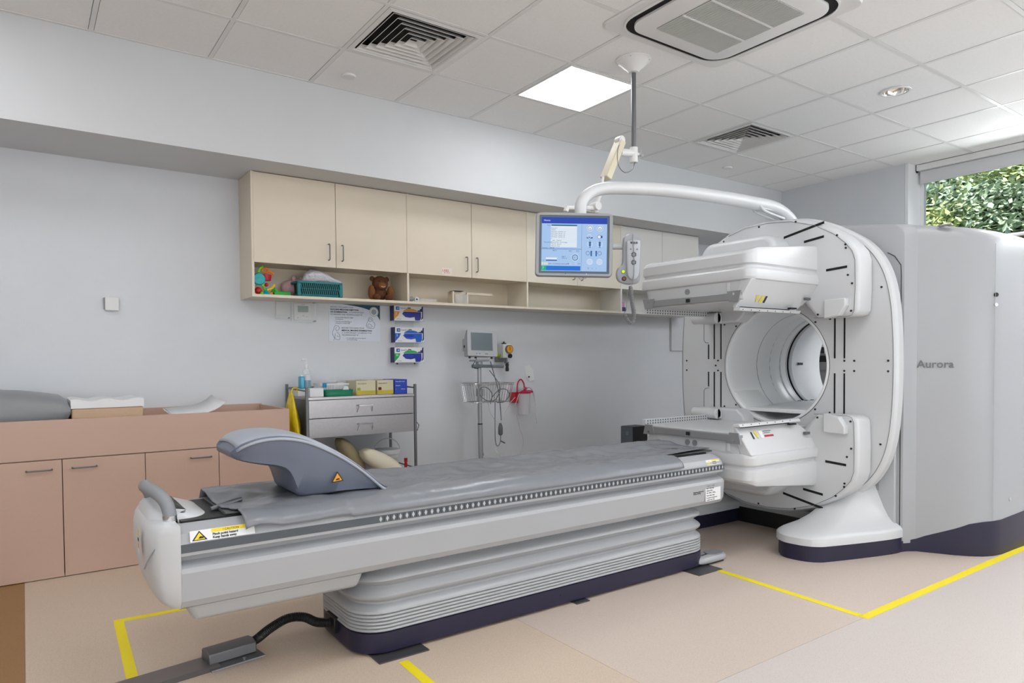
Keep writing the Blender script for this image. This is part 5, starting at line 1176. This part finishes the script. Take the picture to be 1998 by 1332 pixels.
obj('green_fitting', B().ball((g_.x-.07, .50, g_.z-.055), .02), mat('olive_fitting', (130, 146, 30), .4), su)
ca = thing('suction_canister', 'clear suction canister with a crimson lid and handle on the wall', 'canister', (3.32, .48, .70))
c = W(1022, 800, Y=.49); cx_ = c.x; T_ = W(1022, 767, Y=.49).z; B_ = W(1022, 808, Y=.49).z
obj('jar', B().lathe((cx_, .49, B_), [(.045, 0), (.05, .01), (.062, T_-B_)], n=28), mat('clear_canister', (232, 226, 234), .12, alpha=.35), ca)
obj('lid', B().lathe((cx_, .49, T_), [(.064, 0), (.068, .006), (.068, .014), (.05, .022), (.02, .03), (.001, .032)], n=28), MAG, ca)
obj('spout', B().cyl((cx_+.03, .47, T_+.02), (cx_+.075, .46, T_+.012), .01, n=12).cyl((cx_-.01, .47, T_+.03), (cx_+.01, .47, T_+.05), .012, n=12), MAG, ca)
q = [W(px, py, Y=.49) for px, py in ((1009, 765), (1010, 748), (1016, 740), (1022, 748), (1023, 762))]
obj('handle_loop', B().tube(smooth([(p.x, p.y, p.z) for p in q], 6), .0065, 8), MAG, ca)
a, b_ = W(997, 765, Y=.55), W(1007, 785, Y=.55); obj('wall_bracket', B().box(a.x, b_.x, .50, WY, b_.z, a.z), RED, ca, bevel=.004)
for pts_ in (((1012, 765), (1022, 757), (1035, 757), (1042, 770), (1044, 800), (1047, 826)), ((1025, 762), (1033, 756), (1040, 768), (1044, 790)), ((1005, 790), (1015, 765), (1028, 756)), ((1008, 808), (1014, 835), (1021, 858), (1018, 880), (1012, 895))):
    q = [W(px, py, Y=.47) for px, py in pts_]; obj('clear_tube', B().tube(smooth([(p.x, p.y, p.z) for p in q], 6), .0035, 6), mat('pink_tint_tube', (216, 200, 208), .2, alpha=.6), ca)
nt_ = thing('hanging_leaflets', 'small white leaflets in a clear pocket on the wall right of the monitor stand', 'leaflet', (3.39, .57, .96))
for k in range(3):
    a = [W(px+k*3, py+k*4, Y=.574-.002*k) for px, py in ((1026, 736), (1037, 733), (1034, 712), (1023, 715))]
    obj('leaflet', B().add(a+[p+Vector((0, .0012, 0)) for p in a], [(0, 1, 2, 3), (4, 5, 6, 7), (0, 1, 5, 4), (1, 2, 6, 5), (2, 3, 7, 6), (3, 0, 4, 7)]), WHITE, nt_, ang=0)
a = W(1032, 735, Y=.57); obj('clip', B().cyl((a.x, .566, a.z), (a.x, .579, a.z), .008, n=10), BLACK, nt_)

# ------------------------------------------------------------------ wall plates, poster, glove boxes
wpm = mat('white_switch_plastic', (222, 222, 220), .4)
sw = thing('wall_sensor', 'plain white square box on the bare wall left of the cupboards', 'wall box', (.12, .57, 1.46)); a, b_ = W(203, 579, Y=.56), W(232, 606, Y=.56)
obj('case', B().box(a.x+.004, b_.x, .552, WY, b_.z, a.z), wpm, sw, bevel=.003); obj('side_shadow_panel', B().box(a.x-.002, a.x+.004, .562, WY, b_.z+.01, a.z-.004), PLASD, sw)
bp = thing('blank_plate', 'blank white wall plate in a clear cover left of the thermostat', 'wall plate', (1.17, .57, 1.45)); obj('plate', B().box(1.135, 1.208, .57, WY, 1.462, 1.556), wpm, bp, bevel=.002); obj('clear_cover', B().box(1.125, 1.228, .553, .556, 1.435, 1.572), ACRYL, bp, ang=0)
for z in (1.445, 1.565): obj('cover_bolt', B().cyl((1.222, .55, z), (1.222, WY, z), .004, n=8), STEELD, bp)
th = thing('thermostat', 'white thermostat with a green display in a clear cover under the cupboard', 'thermostat', (1.325, .57, 1.42)); obj('case', B().box(1.258, 1.392, .562, WY, 1.432, 1.552), wpm, th, bevel=.003)
obj('display', B().box(1.285, 1.362, .5605, .562, 1.488, 1.534), mat('lcd_green', (56, 112, 84), .3), th, ang=0)
for x, z in ((1.285, 1.447), (1.325, 1.462), (1.35, 1.455)): obj('button', B().box(x-.006, x+.006, .5605, .562, z-.003, z+.003), PLASD, th, ang=0)
obj('brand_line', B().box(1.31, 1.34, .5605, .562, 1.541, 1.544), INKG, th, ang=0)
obj('clear_cover', B().box(1.235, 1.415, .540, .543, 1.415, 1.567), ACRYL, th, ang=0)
for x in (1.405,):
    for z in (1.425, 1.560): obj('cover_bolt', B().cyl((x, .537, z), (x, WY, z), .005, n=8), STEELD, th)
# poster
po = thing('poster', 'white safety poster with a teal corner and line drawings of mothers', 'poster', (1.725, .578, 1.28))
px0, px1, pz0, pz1 = 1.520, 1.932, 1.283, 1.562
sh = obj('sheet', B().box(px0, px1, .5775, .579, pz0, pz1), mat('poster_paper', (214, 220, 232), .45), po, ang=0)
def PP(u, v, o=0): return Vector((px0+(px1-px0)*u, .5773-o, pz1-(pz1-pz0)*v))
TDK = mat('dark_teal_print', (16, 72, 88), .5)
crv = [(.22, 0), (1, 0), (1, .42)]+[(1-.08*k, .42-.0*k) for k in ()]+[(v.x, v.y) for v in smooth([(1, .42, 0), (.93, .27, 0), (.80, .15, 0), (.60, .07, 0), (.40, .03, 0), (.22, 0, 0)], 4)][1:-1]
obj('corner_print', B().add([PP(u, v, .0003) for u, v in crv], [tuple(range(len(crv)))]), TDK, sh, ang=0)
def pdisc(u, v, r, m, o, nm='badge_print'): 
    c = PP(u, v, o); return obj(nm, B().add([(c.x+r*cos(2*pi*k/28), c.y, c.z+r*sin(2*pi*k/28)) for k in range(28)], [tuple(range(28))]), m, sh, ang=0)
pdisc(.875, .19, .038, WHITE, .0006); pdisc(.875, .19, .034, INKG, .0008); pdisc(.875, .19, .031, WHITE, .001); pdisc(.875, .19, .022, mat('grey_emblem', (150, 162, 168), .6), .0012)
def pt(u, v, s_, z, m=INK, bold=0): return text('lettering', s_, m, PP(u, v, .0008), (1, 0, 0), (0, 0, 1), z, sh, bold=bold, depth=.0001)
pt(.03, .11, 'BEFORE YOU HAVE YOUR', .0155, INKG); pt(.03, .175, 'NUCLEAR MEDICINE INJECTION', .0155, INK, .0005); pt(.03, .24, 'OR EXAMINATION', .0155, INK, .0005); pt(.37, .24, ', IT IS IMPORTANT', .0155, INKG); pt(.03, .305, 'TO INFORM THE TECHNOLOGIST IF', .0155, INKG)
pt(.11, .38, '\u2022 It is possible that you might\n  be pregnant', .0125, INKG); pt(.11, .49, '\u2022 You are breastfeeding or\n  caring for a small child', .0125, INKG)
pt(.24, .665, 'BEFORE YOU HAVE YOUR', .0155, INKG); pt(.24, .73, 'MEDICAL IMAGING EXAMINATION', .0155, INK, .0005); pt(.24, .795, 'IT IS IMPORTANT TO INFORM THE', .0155, INKG); pt(.24, .855, 'TECHNOLOGIST IF', .0155, INKG)
pt(.32, .93, '\u2022 It is possible you are pregnant\n  or breastfeeding', .0125, INKG)
def pl_(pts_, r=.0011):
    q = [PP(u, v, .0006) for u, v in pts_]; return obj('line_drawing', B().tube(smooth([(p.x, p.y, p.z) for p in q], 4), r, 4), INK, sh)
pl_([(.18, .60), (.13, .585), (.10, .63), (.09, .70), (.065, .76), (.075, .85), (.10, .92), (.085, .985)]); pl_([(.18, .60), (.195, .64), (.185, .69), (.15, .72), (.13, .70), (.13, .66), (.15, .63)])
pl_([(.14, .74), (.18, .80), (.205, .86), (.205, .93), (.19, .965), (.13, .955), (.11, .90), (.12, .80)]); pl_([(.15, .85), (.165, .88), (.19, .87)])
pl_([(.83, .35), (.79, .34), (.765, .38), (.76, .44), (.735, .50), (.725, .58), (.745, .63), (.80, .645), (.86, .64), (.89, .58), (.885, .50), (.855, .45), (.85, .39), (.83, .35)])
pl_([(.785, .375), (.82, .39), (.83, .43), (.80, .46), (.775, .43), (.785, .375)]); pl_([(.745, .56), (.775, .52), (.81, .54), (.84, .585), (.80, .62), (.76, .60), (.745, .56)])
# glove dispensers
gd = thing('glove_dispenser', 'clear wall bracket holding three cartons of gloves', 'bracket', (2.14, .57, 1.12)); obj('back_strip', B().box(2.06, 2.22, .570, .579, 1.10, 1.57), ACRYL, gd)
for z in (1.118, 1.275, 1.445): obj('shelf', B().box(2.01, 2.275, .497, .571, z-.004, z-.001), ACRYL, gd)
for x in (2.04, 2.19): obj('bolt', B().cyl((x, .505, 1.115-.012), (x, .505, 1.115), .006, n=10), BLACK, gd)
def glove(z0, c1, c2, lab, dx, letter):
    g = thing('glove_box', lab, 'box', (2.14, .53, z0), 'glove cartons on the wall'); x0, x1, z1, y0 = 2.012+dx, 2.268+dx, z0+.118, .502
    obj('carton', B().box(x0+.004, x1, y0, .569, z0, z1), WHITE, g, bevel=.001, seg=1); obj('side_print', B().box(x0+.001, x0+.0045, y0, .569, z0, z1), DBLUE, g, ang=0)
    def G(u, v, o=.0004): return Vector((x0+.004+(x1-x0-.004)*u, y0-o, z1-(z1-z0)*v))
    def gp(pts_, m, o=.0004, nm='print'): return obj(nm, B().add([G(u, v, o) for u, v in pts_], [tuple(range(len(pts_)))]), m, g, ang=0)
    gp([(.06, .08), (.18, .08), (.18, .30), (.06, .30)], mat('brand_blue', (20, 90, 168), .5)); gp([(.09, .19), (.15, .14), (.15, .24)], WHITE, .0008)
    text('lettering', 'SensiCare', INKG, G(.21, .23, .0008), (1, 0, 0), (0, 0, 1), .019, g); gp([(.47, .12), (.57, .12), (.57, .25), (.47, .25)], INK); text('lettering', 'ICE', WHITE, G(.485, .225, .0009), (1, 0, 0), (0, 0, 1), .011, g)
    gp([(.0, .40), (.20, .40), (.14, .66), (.0, .95)], c1); gp([(.96, .02), (1, .0), (1, .80), (.92, .96), (.96, .72), (.965, .38), (.80, .38), (.82, .28), (.88, .30), (.90, .18), (.94, .2)], DBLUE)
    gp([(.56+.26*cos(a), .42-.22*sin(a)) for a in [pi*q/12 for q in range(13)]], c1, .0006)
    gp([(.27, .55), (.33, .40), (.93, .40), (.93, .82), (.88, .97), (.72, .97), (.70, .74), (.55, .80), (.38, .76)], c2, .001); gp([(.27+.0, .385), (.94, .385), (.94, .40), (.27, .40)], WHITE, .0012)
    gp([(.48+.17*cos(a), .57-.10*sin(a)) for a in [2*pi*q/20 for q in range(20)]], mat('glove_blue', (24, 50, 168), .4), .0014)
    text('lettering', letter, WHITE, G(.05, .60, .001), (1, 0, 0), (0, 0, 1), .024, g)
    text('lettering', '100 Medium', INKG, G(.08, .92, .0008), (1, 0, 0), (0, 0, 1), .008, g)
glove(1.445, ORG, mat('glove_navy', (40, 44, 140), .4), 'glove carton with an orange end, topmost of the three on the wall', 0, 'S')
glove(1.275, mat('print_blue', (20, 100, 190), .5), mat('print_azure', (10, 90, 200), .4), 'glove carton printed only blue, middle of the three on the wall', .006, 'S')
glove(1.118, mat('print_green', (20, 160, 70), .5), mat('print_royal', (16, 44, 150), .4), 'glove carton with a green end, lowest of the three on the wall', 0, 'M')
# wall panel and computer box at the right
tag(obj('wall_board', B().box(5.248, 5.50, .555, WY, 1.214, 1.60), mat('grey_board', (208, 210, 213), .5), bevel=.002), 'pale grey flat board on the back wall beside the scanner', 'board')
tw_ = thing('computer_tower', 'black computer tower with a grey front standing behind the scanner', 'computer', (4.38, .3, 0))
a, b_ = W(1216, 834, Y=.15), W(1236, 832, Y=.15)
obj('case', B().box(4.258, 4.45, .15, .305, 0, .50), BLACK, tw_, bevel=.003); obj('side_panel', B().box(4.250, 4.2585, .153, .302, .01, .496), mat('slate_front', (88, 96, 104), .45), tw_, bevel=.002)
obj('emblem', B().box(4.2485, 4.2505, .20, .235, .42, .455), mat('dark_emblem', (112, 120, 128), .4), tw_, bevel=.001)
# things seen through the bore on the far wall
sf = thing('wall_bracket_shelf', 'black shelf with small black boxes on the far wall, seen through the bore', 'shelf', (6.25, -.5, 1.08))
obj('shelf_board', B().box(6.15, 6.369, -.75, -.30, 1.085, 1.147), BLACK, sf, bevel=.004); obj('printer', B().box(6.2, 6.34, -.66, -.42, 1.148, 1.17), PLASD, sf, bevel=.004)
obj('black_box', B().box(6.22, 6.30, -.53, -.49, 1.171, 1.235), BLACK, sf); obj('black_box', B().box(6.22, 6.30, -.47, -.44, 1.171, 1.19), BLACK, sf)
wl = thing('wall_handset', 'small black handset on a cream wall box, seen through the bore', 'handset', (6.35, -.45, .9)); obj('cream_box', B().box(6.33, 6.369, -.54, -.36, .80, 1.0), PLAS, wl, bevel=.004); obj('handset', B().box(6.31, 6.33, -.47, -.43, .90, 1.0), BLACK, wl, bevel=.004)

# ------------------------------------------------------------------ floor tape, cable duct and hose
def tape(p, q, lab, w_=.038):
    p, q = Vector(p), Vector(q); d = (q-p).normalized(); n = Vector((-d.y, d.x, 0))*w_/2
    a = [p-n, q-n, q+n, p+n]
    o = obj('floor_tape', B().add([(v.x, v.y, .0002) for v in a]+[(v.x, v.y, .0009) for v in a], [(0, 1, 2, 3), (4, 5, 6, 7), (0, 1, 5, 4), (1, 2, 6, 5), (2, 3, 7, 6), (3, 0, 4, 7)]), YEL, ang=0)
    return tag(o, lab, 'tape', 'yellow floor tapes')
def F(x, y, dz=0): p = W(x, y, Z=0); return (p.x, p.y, dz)
tape((-.04, -.931, 0), (.66, -.965, 0), 'yellow floor tape running from the left corner under the table end')
tape((-.022, -.95, 0), (-.044, -1.62, 0), 'short yellow floor tape running towards the camera at the left')
tape((.804, -2.045, 0), (.78, -2.9, 0), 'yellow floor tape leaving the near corner of the table base')
tape((2.664, -2.02, 0), (2.625, -2.83, 0), 'yellow floor tape from the right end of the table base to the corner')
tape((2.61, -2.848, 0), (6.0, -2.848, 0), 'long yellow floor tape running along the front of the scanner housing', .042)
du = thing('cable_duct', 'flat grey floor cable duct at the bottom left with a ramped cover', 'cable duct', (.0, -1.6, 0))
DM = mat('duct_grey', (112, 108, 108), .35, metal=.3)
p0, p1 = Vector((-1.4, -1.86, 0)), Vector((.225, -1.628, 0)); d = (p1-p0).normalized(); n = Vector((-d.y, d.x, 0))
def strip(b, p, q, pr_):
    return b.loft([[p+n*o+Vector((0, 0, z)) for o, z in pr_], [q+n*o+Vector((0, 0, z)) for o, z in pr_]])
obj('flat_duct', strip(B(), p0, p1, [(-.075, .0005), (-.055, .011), (.055, .011), (.075, .0005)]), DM, du, ang=20)
q0, q1 = p1-d*.03, p1+d*.15
obj('raised_cover', strip(B(), q0, q1, [(-.035, .006), (-.032, .045), (.0, .055), (.045, .05), (.05, .006)]), STEELD, du, bevel=.004)
obj('cover_flange', strip(B(), q0-d*.01, q1+d*.012, [(-.085, .001), (-.083, .006), (.058, .006), (.06, .001)]), STEELD, du, ang=0)
obj('flange_screw', B().cyl(q1-d*.06-n*.06+Vector((0, 0, .005)), q1-d*.06-n*.06+Vector((0, 0, .009)), .007, n=12), CHROME, du)
e = q1-d*.01+Vector((0, 0, .03))
hs = [e-d*.03, e+d*.02+Vector((0, 0, .01)), Vector((.43, -1.64, .085)), Vector((.49, -1.665, .118)), Vector((.55, -1.68, .115)), Vector((.60, -1.685, .085)), Vector((.655, -1.69, .072))]
hp_ = samp(smooth(hs, 8), 120)
obj('corrugated_hose', B().tube(hp_, [.0165+.0025*(k % 2) for k in range(120)], 12), BLACK, du, ang=60)
